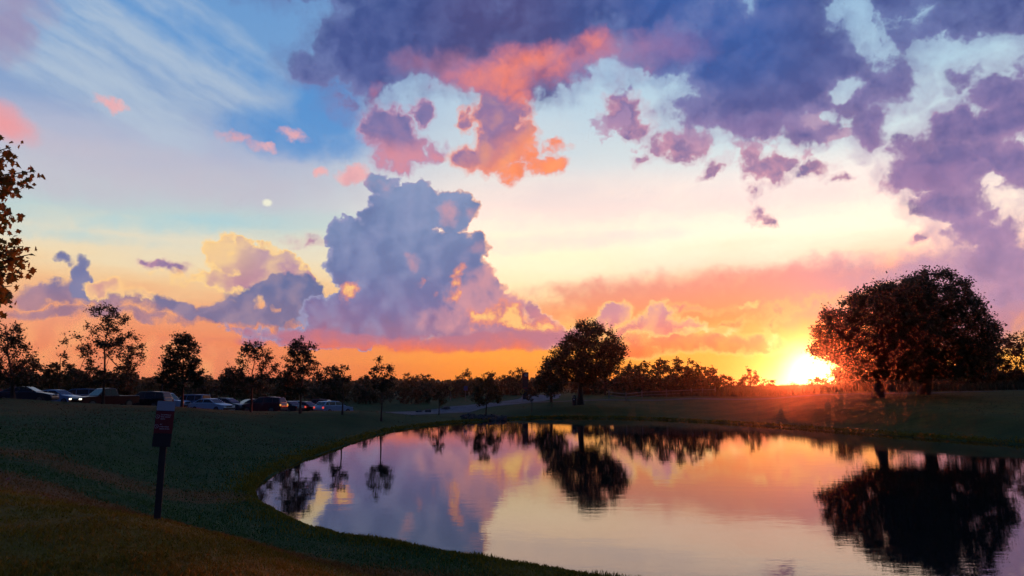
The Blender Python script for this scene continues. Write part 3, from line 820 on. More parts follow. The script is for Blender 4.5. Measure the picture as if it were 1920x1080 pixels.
plant_tree('oak_tree', 'dark tree cut by the right edge of the photo, behind the tall dome-shaped tree', 'tree', 1925, 729, 96,
           [(722, 1880, 1990), (700, 1858, 2000), (665, 1862, 2000), (640, 1880, 1985), (622, 1902, 1960)], M_LEAFR, 12, trunk_r=.3, clusters=150, per=52, leaf=.30, spread=.9, clump=1.6, gap=.15)
plant_tree('oak_tree', 'lower dark tree filling the gap between the tall dome-shaped tree and the edge tree', 'tree', 1840, 731, 98,
           [(722, 1780, 1890), (700, 1775, 1895), (675, 1790, 1885), (655, 1815, 1865)], M_LEAFR, 13, trunk_r=.25, clusters=110, per=50, leaf=.30, spread=.9, clump=1.6, gap=.2)
# the round tree in the middle
plant_tree('oak_tree', 'large round-headed tree alone on the far bank behind the middle of the pond', 'tree', 1088, 757, 100,
           [(718, 1066, 1114), (708, 1042, 1138), (690, 1026, 1158), (670, 1028, 1168), (655, 1042, 1170), (640, 1054, 1164), (624, 1064, 1148), (612, 1082, 1128), (606, 1096, 1116)],
           M_LEAF, 21, trunk_r=.42, clusters=330, per=72, leaf=.25, spread=.95, clump=1.4, gap=.1, top=.85)
plant_tree('oak_tree', 'dark bushy tree touching the left side of the large round-headed tree', 'tree', 1034, 752, 112,
           [(738, 1008, 1058), (715, 1002, 1062), (695, 1006, 1056), (682, 1016, 1046)], M_LEAF, 22, trunk_r=.2, clusters=110, per=44, leaf=.30, spread=.9, clump=1.5, gap=.1)

# young trees on the lawn in front of the parked cars
plant_tree('young_tree', 'tall open-branched young tree with a pointed top in front of the dark red pickup', 'tree', 193, 758, 62,
           [(722, 142, 240), (700, 128, 254), (680, 136, 262), (660, 122, 262), (640, 116, 258), (628, 152, 246), (615, 164, 222), (600, 166, 230), (585, 172, 226), (571, 190, 206)],
           M_LEAF, 31, trunk_r=.11, clusters=92, per=72, leaf=.165, spread=.6, clump=1.1, gap=.28, top=.9, limb_lift=.8)
plant_tree('young_tree', 'dense dark cone-shaped young tree right above the signpost', 'tree', 341, 762, 62,
           [(728, 318, 366), (715, 296, 378), (695, 306, 374), (675, 310, 372), (655, 314, 366), (640, 320, 362), (629, 330, 358)],
           M_LEAF, 32, trunk_r=.11, clusters=110, per=72, leaf=.18, spread=.52, clump=1.0, gap=.12, top=.97, limb_lift=.5)
plant_tree('young_tree', 'bushy dark tree at the very left edge behind the dark blue sedan', 'tree', 25, 748, 60,
           [(722, -30, 62), (700, -40, 74), (670, -40, 68), (650, -40, 48), (625, -30, 36), (600, -20, 20)],
           M_LEAF, 33, trunk_r=.14, clusters=95, per=72, leaf=.17, spread=.68, clump=1.1, gap=.25, top=.95)
plant_tree('young_tree', 'ragged young tree with a tall narrow top above the white sedan and navy car', 'tree', 470, 773, 68,
           [(732, 440, 505), (718, 416, 528), (700, 414, 530), (688, 432, 520), (672, 454, 508), (655, 456, 502), (643, 464, 484)],
           M_LEAF, 34, trunk_r=.10, clusters=76, per=72, leaf=.165, spread=.55, clump=1.0, gap=.3, top=.9, limb_lift=.8)
plant_tree('young_tree', 'young tree with a slim leaning top standing before the silver sedan', 'tree', 562, 775, 66,
           [(738, 535, 598), (720, 524, 602), (700, 530, 604), (684, 542, 600), (668, 536, 590), (655, 540, 594), (645, 556, 584), (635, 560, 570)],
           M_LEAF, 35, trunk_r=.10, clusters=84, per=72, leaf=.165, spread=.52, clump=1.0, gap=.25, top=.9, limb_lift=.8)
plant_tree('young_tree', 'thin spindly young tree rising over the pale blue hatchback', 'tree', 642, 775, 66,
           [(735, 622, 664), (720, 626, 662), (705, 630, 654), (692, 630, 648), (681, 635, 642)],
           M_LEAF, 36, trunk_r=.08, clusters=26, per=40, leaf=.18, spread=.45, clump=.9, gap=.35, top=.97, limb_lift=.8)
plant_tree('young_tree', 'small young tree with a bare straight stem just right of the parked cars', 'tree', 715, 777, 66,
           [(728, 696, 736), (712, 694, 738), (700, 692, 737), (690, 698, 736), (680, 704, 732), (673, 710, 722)],
           M_LEAF, 37, trunk_r=.08, clusters=40, per=46, leaf=.18, spread=.42, clump=.8, gap=.25, top=.96)
plant_tree('sapling', 'slim sapling at the left end of the far bank beside the grey road', 'tree', 823, 781, 90,
           [(760, 812, 834), (745, 810, 836), (728, 814, 832), (714, 820, 828)], M_LEAFY, 38, trunk_r=.07, clusters=26, per=34, leaf=.2, spread=.42, clump=.8, gap=.3, top=.95)
plant_tree('young_tree', 'broad low young tree by the dark rocks at the far shore', 'tree', 911, 779, 85,
           [(758, 894, 932), (748, 888, 936), (735, 888, 934), (722, 896, 926), (711, 904, 918)], M_LEAFY, 39, trunk_r=.09, clusters=60, per=44, leaf=.22, spread=.5, clump=.9, gap=.15, top=.95)
plant_tree('sapling', 'slim sapling on the lawn right of the tall red sign', 'tree', 997, 768, 92,
           [(752, 990, 1006), (740, 986, 1008), (728, 990, 1004)], M_LEAFR, 40, trunk_r=.06, clusters=18, per=30, leaf=.2, spread=.4, clump=.8, gap=.3, top=.95)
plant_tree('sapling', 'slim sapling left of the litter bin on the far lawn', 'tree', 1035, 763, 96,
           [(748, 1026, 1044), (735, 1022, 1046), (722, 1028, 1042)], M_LEAF, 41, trunk_r=.06, clusters=18, per=30, leaf=.2, spread=.45, clump=.8, gap=.3, top=.95)

# trees behind the parking lot and along the horizon
back = [  # px, py, d, rows, label
    (108, 745, 92, [(735, 82, 140), (712, 78, 142), (690, 84, 138), (672, 98, 128), (662, 106, 120)], 'round dark tree behind the white sedan at the left of the parking lot', M_LEAFY),
    (50, 745, 95, [(735, 20, 80), (712, 18, 78), (690, 28, 72), (676, 40, 60)], 'round dark tree behind the roof of the dark blue sedan', M_LEAF),
    (172, 747, 96, [(738, 140, 205), (715, 138, 208), (700, 148, 200), (690, 160, 190)], 'low wide tree behind the dark red pickup', M_LEAFY),
    (228, 747, 98, [(738, 200, 258), (716, 200, 256), (700, 210, 248), (690, 220, 240)], 'low russet tree behind the bed of the dark red pickup', M_LEAFR),
    (440, 752, 100, [(742, 408, 470), (722, 408, 472), (705, 416, 462), (694, 428, 450)], 'low dark tree behind the navy car', M_LEAF),
    (540, 755, 102, [(745, 508, 572), (725, 506, 575), (708, 516, 566), (698, 530, 552)], 'dark bushy tree behind the maroon SUV', M_LEAFY),
    (618, 756, 104, [(748, 602, 640), (725, 600, 636), (705, 606, 632), (690, 612, 626)], 'dark egg-shaped tree behind the pale blue hatchback', M_LEAF),
    (686, 756, 118, [(748, 664, 708), (730, 664, 708), (715, 672, 700), (706, 680, 692)], 'low dark tree just left of the bare-stemmed young tree', M_LEAF),
    (870, 748, 150, [(738, 854, 888), (718, 852, 888), (704, 858, 884), (695, 866, 878)], 'round-headed tree left of the blue road sign', M_LEAF),
    (895, 748, 155, [(738, 884, 908), (722, 884, 908), (710, 888, 902)], 'small round tree right of the blue road sign', M_LEAFY),
    (915, 748, 150, [(738, 902, 930), (718, 900, 930), (704, 906, 926), (695, 912, 920)], 'pointed round tree above the broad young tree at the shore', M_LEAF),
    (941, 748, 152, [(738, 926, 956), (720, 926, 956), (706, 932, 950), (700, 936, 946)], 'wide low tree in the row left of the tall red sign', M_LEAFY),
    (962, 748, 150, [(738, 950, 974), (718, 948, 974), (704, 952, 970), (697, 957, 966)], 'narrow round tree left of the tall red sign', M_LEAF),
    (977, 748, 151, [(738, 964, 990), (718, 964, 990), (702, 968, 986), (695, 972, 982)], 'narrow round tree directly behind the tall red sign', M_LEAF),
    (1185, 746, 128, [(735, 1165, 1205), (712, 1160, 1208), (695, 1170, 1200), (683, 1180, 1192)], 'ragged tree touching the right side of the large round-headed tree', M_LEAF),
    (1206, 746, 124, [(735, 1188, 1224), (712, 1186, 1226), (692, 1194, 1218), (680, 1202, 1212)], 'spiky tree behind the second fence post', M_LEAF),
    (1238, 745, 122, [(733, 1220, 1258), (706, 1220, 1256), (690, 1225, 1252), (676, 1232, 1244)], 'full tree third from the large round-headed tree along the fence', M_LEAF),
    (1269, 745, 120, [(735, 1248, 1290), (712, 1250, 1288), (692, 1258, 1282), (671, 1266, 1274)], 'tall pointed tree in the middle of the row along the fence', M_LEAF),
    (1300, 744, 120, [(733, 1278, 1324), (708, 1280, 1320), (692, 1286, 1314), (679, 1294, 1304)], 'tall broad tree right of the pointed one in the fence row', M_LEAFR),
    (1332, 743, 122, [(733, 1312, 1354), (714, 1318, 1350), (700, 1324, 1344), (692, 1330, 1338)], 'last and smaller tree at the right end of the fence row', M_LEAFR),
    (1371, 738, 130, [(728, 1352, 1390), (718, 1356, 1386), (712, 1364, 1380)], 'low bush between the fence row and the cone-shaped tree', M_LEAFR),
    (1407, 736, 128, [(728, 1384, 1430), (715, 1390, 1424), (703, 1398, 1418), (692, 1404, 1412)], 'lone cone-shaped tree on the horizon left of the sun', M_LEAFR),
    (1441, 733, 128, [(727, 1424, 1456), (718, 1430, 1452), (710, 1434, 1450)], 'small round bush on the horizon right of the cone-shaped tree', M_LEAFR),
    (1535, 735, 112, [(728, 1508, 1556), (718, 1512, 1554), (708, 1524, 1546)], 'glowing round bush on the horizon just below the sun', M_LEAFY),
    (1572, 736, 108, [(728, 1548, 1600), (714, 1552, 1600), (700, 1560, 1594), (688, 1570, 1586)], 'glowing ragged bush between the sun and the broad dark tree', M_LEAFY),
    (1480, 733, 135, [(727, 1462, 1498), (722, 1470, 1492)], 'very low bush on the horizon at the foot of the pole lamp', M_LEAFR),
]
for i, (px, py, d, rows, lab, lm) in enumerate(back):
    wpx = max(r[2] - r[1] for r in rows); hpx = rows[0][0] - rows[-1][0]
    cl = int(np.clip(wpx * hpx / 30, 22, 90))
    lo = rows[0]
    rows = [(lo[0] + 8, lo[1] + 8, lo[2] - 8)] + rows
    plant_tree('background_tree' if 'bush' not in lab else 'bush', lab, 'tree' if 'bush' not in lab else 'bush', px, py, d, rows, lm, 100 + i, trunk_r=.14, clusters=cl, per=34, leaf=.28, spread=.62 if d < 135 else .75, clump=1.1, gap=.12, top=.9)

# a thicket of lesser trees closing the view behind the lot and the row: alike trees, copied from three kinds
kinds = []
for k, (nm, prof, lm) in enumerate([
        ('thicket_tree', [(.3, -2.6, 2.6), (1.5, -3.0, 3.0), (3.2, -2.6, 2.6), (4.6, -1.6, 1.6), (5.4, -.6, .6)], M_LEAF),
        ('thicket_tree', [(.3, -2.2, 2.2), (1.5, -2.4, 2.4), (3.0, -2.2, 2.0), (4.2, -1.0, 1.2), (5.0, -.3, .3)], M_LEAFY),
        ('thicket_tree', [(.2, -3.2, 3.2), (1.2, -3.4, 3.4), (2.4, -2.8, 2.8), (3.4, -1.4, 1.4)], M_LEAFR)]):
    rs = np.random.default_rng(500 + k)
    paths, (LV, LF) = crown_tree(rs, prof[-1][0], prof, .13, 60, 30, .34, .8, clump=1.2, gap=.1)
    V_, F_ = tubes(paths, 4)
    kinds.append((mesh_np('trunk', V_, F_, M_BARK, True), mesh_np('crown', LV, LF, lm)))
rs = np.random.default_rng(77)
spots = []
for px in np.arange(-40, 860, 21):
    spots.append((px + rs.uniform(-7, 7), rs.uniform(118, 150), rs.uniform(.5, .78), 'left'))
for px in np.arange(770, 1030, 22):
    spots.append((px + rs.uniform(-7, 7), rs.uniform(168, 190), rs.uniform(.7, .95), 'row'))
for px in np.arange(1090, 1360, 20):
    spots.append((px + rs.uniform(-6, 6), rs.uniform(130, 150), rs.uniform(.75, 1.0), 'fence'))
for px in np.arange(1600, 1960, 34):
    spots.append((px + rs.uniform(-8, 8), rs.uniform(112, 130), rs.uniform(.55, .8), 'right'))
LABT = {'left': ('low dark tree in the thicket behind the parking lot', 'thicket behind the parking lot'),
        'row': ('low dark tree in the thicket behind the round-headed row by the red sign', 'thicket behind the red sign'),
        'fence': ('low dark tree in the thicket behind the wooden fence', 'thicket behind the fence'),
        'right': ('low dark tree in the thicket behind the two great trees', 'thicket behind the great trees')}
for px, d, s_, w in spots:
    p = at(px, 735, d); k = rs.integers(3)
    t = thing('thicket_tree', LABT[w][0], 'tree', (p.x, p.y, hz(p.x, p.y) - .1), rs.uniform(0, 6.28), LABT[w][1])
    sx = s_ * rs.uniform(.9, 1.2); t.scale = (sx, sx, s_ * rs.uniform(.9, 1.15))
    link('trunk', kinds[k][0], t); link('crown', kinds[k][1], t)

# far-off wood on the horizon: one mass
rs = np.random.default_rng(9)
pts, sz = [], []
for d0, n in ((430, 800), (650, 900)):
    az = rs.uniform(-50, 50, n); dd = d0 + rs.uniform(-60, 60, n)
    x, y = dd * np.sin(np.radians(az)), dd * np.cos(np.radians(az))
    keep = (az < 9) | (az > 24)
    x, y = x[keep], y[keep]
    h = height(x, y, np.full(x.shape, 99.0)); top = (5.0 + 5 * vnoise(x / 40, y / 40, 4) + rs.uniform(-1.5, 1.5, len(x))) * d0 / 430
    for xx, yy, hh, tt in zip(x, y, h, top):
        m = 26
        g = rs.normal(size=(m, 3)); g /= np.linalg.norm(g, axis=1)[:, None]
        pts.append(np.c_[xx + g[:, 0] * 3.4, yy + g[:, 1] * 3.4, hh + tt * .5 + g[:, 2] * tt * .55])
LV, LF = leaf_quads(np.concatenate(pts), 2.6, rs, 1.2)
tag(link('distant_wood', mesh_np('distant_wood', LV, LF, M_LEAFY)), 'dark line of distant woods along the horizon', 'woods', kind='stuff')

# ------------------------------------------------------------------ parked cars
M_TYRE = mat('tyre rubber', (.012, .012, .012), .8, vary=.2)
M_RIM = mat('alloy rim', (.12, .125, .13), .35, metal=.8, vary=.1)
M_GLASS = mat('car glass', (.010, .012, .016), .08, vary=0, spec=.35)
M_TRIM = mat('black plastic trim', (.012, .012, .014), .6, vary=.15)
M_CHROME = mat('chrome', (.5, .5, .52), .2, metal=1, vary=0)
M_LAMPC = mat('clear lamp lens', (.35, .36, .38), .12, vary=0, coat=.5)
M_LAMPR = mat('red lamp lens', (.20, .012, .010), .15, vary=0, coat=.5)
M_LAMPON = mat('lit headlight', (.9, .85, .7), .2, vary=0, emit=(1.0, .86, .62), estr=2.6)
M_TAILON = mat('lit tail light', (.5, .02, .02), .2, vary=0, emit=(1.0, .10, .07), estr=.8)
M_AMBER = mat('lamp lens with painted sun glint', (.5, .2, .03), .2, vary=0, emit=(1.0, .42, .08), estr=.8)  # orange sun glint put in as emission
PAINT = {k: mat(k + ' car paint', c, .3, metal=.1, vary=.06, vscale=1.5, coat=.15, spec=.35) for k, c in {
    'maroon': (.10, .012, .020), 'dark red': (.055, .008, .012), 'navy': (.014, .022, .05), 'black': (.010, .011, .014), 'white': (.36, .46, .56), 'pale blue': (.17, .30, .45),
    'blue': (.05, .11, .22), 'slate blue': (.09, .15, .24), 'silver': (.26, .30, .36), 'charcoal': (.03, .034, .042), 'red': (.35, .03, .02)}.items()}

# side outlines, front of the car at +x: (x, z) of the body shell and of the cabin; widths
SHAPES = {
    'sedan': dict(L=4.7, W=1.80, wheel=.32, wb=(1.42, -1.38),
                  shell=[(-2.33, .34), (-2.35, .62), (-2.28, .92), (-1.65, 1.00), (.95, .97), (1.75, .86), (2.25, .72), (2.35, .50), (2.30, .26), (1.9, .2), (-2.0, .2)],
                  cab=[(-1.78, .98), (-1.02, 1.38), (-.35, 1.45), (.25, 1.42), (1.10, .96)], pil=[-.42]),
    'hatch': dict(L=4.3, W=1.80, wheel=.33, wb=(1.32, -1.28),
                  shell=[(-2.08, .36), (-2.12, .66), (-2.04, 1.02), (-1.6, 1.06), (.95, .99), (1.65, .88), (2.05, .72), (2.15, .50), (2.10, .28), (1.8, .22), (-1.8, .22)],
                  cab=[(-2.00, 1.04), (-1.62, 1.46), (-.60, 1.55), (.20, 1.50), (1.12, .98)], pil=[-.35, -1.25]),
    'suv': dict(L=4.8, W=1.90, wheel=.37, wb=(1.45, -1.40),
                shell=[(-2.36, .42), (-2.40, .75), (-2.34, 1.12), (-1.9, 1.14), (1.0, 1.10), (1.85, 1.02), (2.30, .86), (2.40, .60), (2.34, .32), (2.0, .28), (-2.0, .28)],
                cab=[(-2.32, 1.12), (-2.10, 1.70), (-.9, 1.79), (.20, 1.75), (1.05, 1.09)], pil=[-.35, -1.40]),
    'boxy': dict(L=4.4, W=1.82, wheel=.37, wb=(1.35, -1.28),
                 shell=[(-2.16, .42), (-2.18, .75), (-2.16, 1.10), (-1.9, 1.12), (.85, 1.10), (1.9, 1.04), (2.14, .96), (2.20, .62), (2.16, .36), (1.9, .30), (-1.9, .30)],
                 cab=[(-2.14, 1.10), (-2.06, 1.76), (-.9, 1.80), (.35, 1.77), (.90, 1.09)], pil=[-.25, -1.22]),
    'pickup': dict(L=5.6, W=1.95, wheel=.39, wb=(1.75, -1.75),
                   shell=[(-2.78, .50), (-2.80, .80), (-2.78, 1.12), (-2.6, 1.13), (-.62, 1.12), (1.10, 1.10), (2.3, 1.04), (2.72, .95), (2.80, .68), (2.76, .42), (2.4, .36), (-2.4, .36)],
                   cab=[(-.80, 1.10), (-.66, 1.76), (-.1, 1.82), (.45, 1.78), (1.20, 1.09)], pil=[.0]),
    'minivan': dict(L=5.0, W=1.95, wheel=.34, wb=(1.55, -1.45),
                    shell=[(-2.44, .36), (-2.48, .70), (-2.42, 1.08), (-2.0, 1.10), (1.2, 1.05), (1.95, .95), (2.38, .76), (2.48, .52), (2.42, .28), (2.1, .24), (-2.1, .24)],
                    cab=[(-2.40, 1.08), (-2.14, 1.66), (-1.0, 1.76), (.35, 1.70), (1.55, 1.03)], pil=[-.1, -1.3]),
}
_cars = {}
def car_meshes(kind):
    """shared meshes of one body style; paint is set per object"""
    if kind in _cars: return _cars[kind]
    s = SHAPES[kind]; W = s['W'] / 2
    out = {}
    def shell(outline, wf):
        """body skin: the side outline swept across the width with rounded shoulders"""
        ks = [(-1, .0), (-.94, 1), (-.5, 1), (.5, 1), (.94, 1), (1, .0)]
        bm = bmesh.new(); zc = sum(z for _, z in outline) / len(outline); xc = sum(x for x, _ in outline) / len(outline)
        rings = []
        for k, full in ks:
            g = 1.0 if full else .965
            rings.append([bm.verts.new((xc + (x - xc) * (g if full else .985), k * wf(z), zc + (z - zc) * (1.0 if full else .93))) for x, z in outline])
        for a, b in zip(rings[:-1], rings[1:]):
            for i in range(len(outline)):
                j = (i + 1) % len(outline); bm.faces.new((a[i], a[j], b[j], b[i]))
        bm.faces.new(rings[0]); bm.faces.new(rings[-1][::-1])
        bmesh.ops.recalc_face_normals(bm, faces=bm.faces)
        me = bpy.data.meshes.new('body'); bm.to_mesh(me); bm.free()
        for p in me.polygons: p.use_smooth = len(p.vertices) == 4
        return me
    zb = s['cab'][0][1]; zr = max(z for _, z in s['cab'])
    out['body'] = shell(s['shell'], lambda z: W)
    cw = lambda z: W * (.90 - .17 * (z - zb) / (zr - zb))
    cab = s['cab'][::-1]
    out['cabin'] = shell(s['cab'] + [(s['cab'][-1][0], zb - .06), (s['cab'][0][0], zb - .06)], cw)
    # windows: glass set a little proud of the cabin
    (x0, z0), (x1, z1), (x2, z2), (x3, z3), (x4, z4) = s['cab']
    def quad(name, pts, n):
        m = MB(); m.prism(pts, Vector(n) * .012)
        bmesh.ops.recalc_face_normals(m.bm, faces=m.bm.faces)
        me = bpy.data.meshes.new(name); m.bm.to_mesh(me); m.bm.free(); me.materials.append(M_GLASS); return me
    def lp(a, b, t): return (a[0] + (b[0] - a[0]) * t, a[1] + (b[1] - a[1]) * t)
    f0, f1 = lp((x4, z4), (x3, z3), .08), lp((x4, z4), (x3, z3), .92)
    nf = Vector((z3 - z4, 0, x4 - x3)).normalized()
    if nf.z < 0: nf = -nf
    out['windshield'] = quad('windshield', [(f0[0], -cw(f0[1]) * .9, f0[1]), (f0[0], cw(f0[1]) * .9, f0[1]), (f1[0], cw(f1[1]) * .88, f1[1]), (f1[0], -cw(f1[1]) * .88, f1[1])], nf)
    r0, r1 = lp((x0, z0), (x1, z1), .14), lp((x0, z0), (x1, z1), .92)
    nr_ = Vector((-(z1 - z0), 0, (x1 - x0))).normalized()
    if nr_.x > 0: nr_ = -nr_
    out['rear_window'] = quad('rear_window', [(r0[0], -cw(r0[1]) * .86, r0[1]), (r0[0], cw(r0[1]) * .86, r0[1]), (r1[0], cw(r1[1]) * .84, r1[1]), (r1[0], -cw(r1[1]) * .84, r1[1])], nr_)
    zlo, zhi = zb + .05, zr - .11
    def xfront(z): return x4 + (x3 - x4) * (z - z4) / (z3 - z4) - .10
    def xrear(z): return x0 + (x1 - x0) * (z - z0) / (z1 - z0) + .14
    edges = [None] + s['pil'] + [None]
    side = []
    for k in range(len(edges) - 1):
        a, b = edges[k], edges[k + 1]
        fx = (xfront(zlo), xfront(zhi)) if a is None else (a - .04, a - .04)
        bx = (xrear(zlo), xrear(zhi)) if b is None else (b + .04, b + .04)
        if fx[1] - bx[1] < .12 and fx[0] - bx[0] < .2: continue
        for sg in (-1, 1):
            side.append(quad('side_window', [(fx[0], sg * cw(zlo) * 1.0, zlo), (fx[1], sg * cw(zhi) * 1.0, zhi), (bx[1], sg * cw(zhi) * 1.0, zhi), (bx[0], sg * cw(zlo) * 1.0, zlo)], (0, sg, 0)))
    out['side'] = side
    r = s['wheel']
    def lathe(name, prof, m_, n=18):
        bm = bmesh.new(); rings = []
        for y, rr in prof: rings.append([bm.verts.new((math.cos(t * 2 * math.pi / n) * rr, y, math.sin(t * 2 * math.pi / n) * rr)) for t in range(n)])
        for a, b in zip(rings[:-1], rings[1:]):
            for i in range(n): bm.faces.new((a[i], a[(i + 1) % n], b[(i + 1) % n], b[i]))
        bm.faces.new(rings[0]); bm.faces.new(rings[-1])
        bmesh.ops.recalc_face_normals(bm, faces=bm.faces)
        me = bpy.data.meshes.new(name); bm.to_mesh(me); bm.free(); me.materials.append(m_); return me
    out['tyre'] = lathe('tyre', [(-.10, r * .68), (-.11, r * .92), (-.07, r), (.07, r), (.11, r * .92), (.10, r * .68)], M_TYRE)
    out['rim'] = lathe('rim', [(-.112, r * .2), (-.118, r * .6), (-.10, r * .69), (.10, r * .69), (.118, r * .6), (.112, r * .2)], M_RIM, 10)
    def boxm(name, c, size, m_):
        m = MB(); m.box(c, size, bevel=min(size) * .25)
        me = bpy.data.meshes.new(name); m.bm.to_mesh(me); m.bm.free(); me.materials.append(m_); return me
    xf, xb = max(x for x, _ in s['shell']), min(x for x, _ in s['shell'])
    zl = zb - .22
    out['lamps'] = [(xf - .17, zl - .06), (xb + .06, zl)]
    out['bumper'] = [boxm('bumper', (xf - .02, 0, .44), (.12, s['W'] * .96, .20), M_TRIM), boxm('bumper', (xb + .02, 0, .46), (.12, s['W'] * .96, .20), M_TRIM)]
    out['grille'] = boxm('grille', (xf - .06, 0, zl - .10), (.12, s['W'] * .46, .16), M_TRIM)
    out['arch'] = None
    out['mirror'] = [boxm('mirror', (x4 - .28, sg * (W * .93 + .10), zb + .10), (.12, .18, .13), M_TRIM) for sg in (-1, 1)]
    out['handle'] = [boxm('door_handle', (x, sg * (W + .01), zb - .14), (.16, .03, .03), M_CHROME) for sg in (-1, 1) for x in ((x3 + x4) / 2 - .95, (x3 + x4) / 2 - 1.75)][: (2 if kind == 'pickup' else 4)]
    bt = boxm('headlight', (0, 0, 0), (.30, .40, .16), M_LAMPC); tl = boxm('tail_light', (0, 0, 0), (.14, .26, .22), M_LAMPR)
    out['head'], out['tail'] = bt, tl
    out['mats'] = {}
    _cars[kind] = out
    return out

def with_mat(me, m_):
    c = me.copy(); c.materials.clear(); c.materials.append(m_); return c

def car(name, label, kind, paint, px, py, d, heading, head=None, tail=None, group='cars parked in the lot', tail_sides=(-1, 1)):
    """heading: degrees, 0 = nose to the right of the photograph, 90 = nose away, -90 = nose to the viewer"""
    g = car_meshes(kind); s = SHAPES[kind]; W = s['W'] / 2
    b = at(px, py, d)
    t = thing(name, label, {'pickup': 'pickup truck', 'minivan': 'minivan', 'suv': 'suv', 'boxy': 'suv'}.get(kind, 'car'), (b.x, b.y, hz(b.x, b.y) + .045), RAD(heading) + math.atan2(-b.x, b.y), group)
    pm = PAINT[paint]
    for k in ('body', 'cabin'):
        key = (k, paint)
        if key not in g['mats']: g['mats'][key] = with_mat(g[k], pm)
        link(k, g['mats'][key], t)
    link('windshield', g['windshield'], t); link('rear_window', g['rear_window'], t)
    for m_ in g['side']: link('side_window', m_, t)
    for x in s['wb']:
        for sg in (-1, 1):
            w = link('wheel', g['tyre'], t, (x, sg * (W - .07), s['wheel']))
            link('rim', g['rim'], w)
    hm = g['head'] if head is None else with_mat(g['head'], head)
    tm = g['tail'] if tail is None else with_mat(g['tail'], tail)
    for sg in (-1, 1):
        link('headlight', hm, t, (g['lamps'][0][0], sg * (W - .22), g['lamps'][0][1]))
        link('tail_light', tm if sg in tail_sides else g['tail'], t, (g['lamps'][1][0], sg * (W - .14), g['lamps'][1][1]))
    for m_ in g['bumper']: link('bumper', m_, t)
    link('grille', g['grille'], t)
    for m_ in g['mirror']: link('mirror', m_, t)
    for m_ in g['handle']: link('door_handle', m_, t)
    return t

car('sedan_car', 'red car cut off by the left edge of the photo, its tail light glowing', 'sedan', 'red', -46, 750, 66, 196, tail=M_TAILON)
car('sedan_car', 'dark blue sedan with its nose to the right, leftmost whole car of the row', 'sedan', 'navy', 48, 752, 66, -22)
car('sedan_car', 'pale white-blue sedan tucked between the dark blue sedan and the pickup', 'sedan', 'pale blue', 106, 753, 72, -38)
car('minivan', 'blue minivan half hidden behind the nose of the dark red pickup', 'minivan', 'blue', 142, 748, 82, 172)
car('pickup_truck', 'dark red pickup truck facing left with both headlights lit', 'pickup', 'dark red', 196, 760, 69, 212, head=M_LAMPON)
car('suv_car', 'black SUV right behind the bed of the dark red pickup', 'suv', 'black', 272, 761, 74, 150)
car('pickup_truck', 'white pickup with its nose to the right, partly behind the white-topped signpost', 'pickup', 'white', 308, 763, 79, -38, head=M_AMBER)
car('boxy_suv', 'slate blue boxy SUV with an upright tail and a glinting tail light', 'boxy', 'slate blue', 354, 764, 80, 142, tail=M_AMBER)
car('sedan_car', 'white sedan with its nose to the right beside the slate blue boxy SUV', 'sedan', 'white', 396, 768, 78, -42)
car('hatchback_car', 'navy car with its nose to the right just past the white sedan', 'hatch', 'navy', 426, 767, 82, -34)
car('hatchback_car', 'small charcoal car squeezed between the navy car and the maroon SUV', 'hatch', 'charcoal', 466, 767, 86, 205)
car('suv_car', 'maroon SUV facing left with orange light on its tail', 'suv', 'maroon', 494, 769, 82, 152, tail=M_AMBER)
car('sedan_car', 'dark slate sedan with a glowing tail light right behind the maroon SUV', 'sedan', 'charcoal', 534, 769, 86, 138, tail=M_TAILON, tail_sides=(-1,))
car('sedan_car', 'silver sedan half hidden between the slate sedan and the black sedan', 'sedan', 'silver', 554, 768, 91, -50)
car('sedan_car', 'black sedan with its nose to the right before the pale blue hatchback', 'sedan', 'black', 573, 771, 87, -38)
car('suv_car', 'maroon car in the back, seen between the black sedan and the pale blue hatchback', 'hatch', 'maroon', 592, 766, 97, 160)
car('hatchback_car', 'pale blue hatchback at the right end of the row with a bright red tail light', 'hatch', 'pale blue', 625, 772, 84, 40, tail=M_TAILON)

# ------------------------------------------------------------------ signs and street furniture
M_SIGNW = mat('white sign face', (.30, .40, .52), .5, vary=.06)
M_SIGNR = mat('dark red sign face', (.16, .012, .022), .5, vary=.1)
M_SIGNK = mat('dark lower sign panel', (.012, .016, .022), .55, vary=.15)
M_PRINT = mat('pale sign print', (.42, .42, .48), .6, vary=0)
M_YEL = mat('yellow warning sign', (.38, .22, .03), .5, vary=.1)
M_BLUES = mat('blue road sign', (.02, .08, .25), .5, vary=.1)

b = at(297, 957, 9.9); z0 = hz(b.x, b.y)
sg = thing('trail_sign', 'narrow dark signpost on the lawn with a white top and red rules panel', 'sign', (b.x, b.y, z0), RAD(24))
# the panels have slipped round: they hang a little askew on the post
top_z = at(312, 752, 9.8).z - z0
HUB = Matrix.Translation((0, 0, top_z - .3))
TILT = HUB @ Matrix.Rotation(RAD(3.2), 4, 'Y') @ HUB.inverted()
def tl(o): o.matrix_local = TILT @ o.matrix_local; return o
pw = .222
MB().box((0, 0, top_z * .5 - .22), (.085, .06, top_z + .25), rot=(0, RAD(1), 0), bevel=.008).build('post', M_POSTDARK, sg)
p0 = top_z - .60
tl(MB().box((0, -.045, top_z - .295), (pw, .03, .59), bevel=.004).build('backing_board', M_SIGNK, sg))
tl(MB().box((0, -.064, top_z - .065), (pw - .006, .008, .122)).build('white_panel', M_SIGNW, sg))
red = tl(MB().box((0, -.064, top_z - .275), (pw - .006, .008, .286)).build('red_panel', M_SIGNR, sg))
tl(MB().box((0, -.064, top_z - .508), (pw - .006, .008, .166)).build('lower_panel', M_SIGNK, sg))
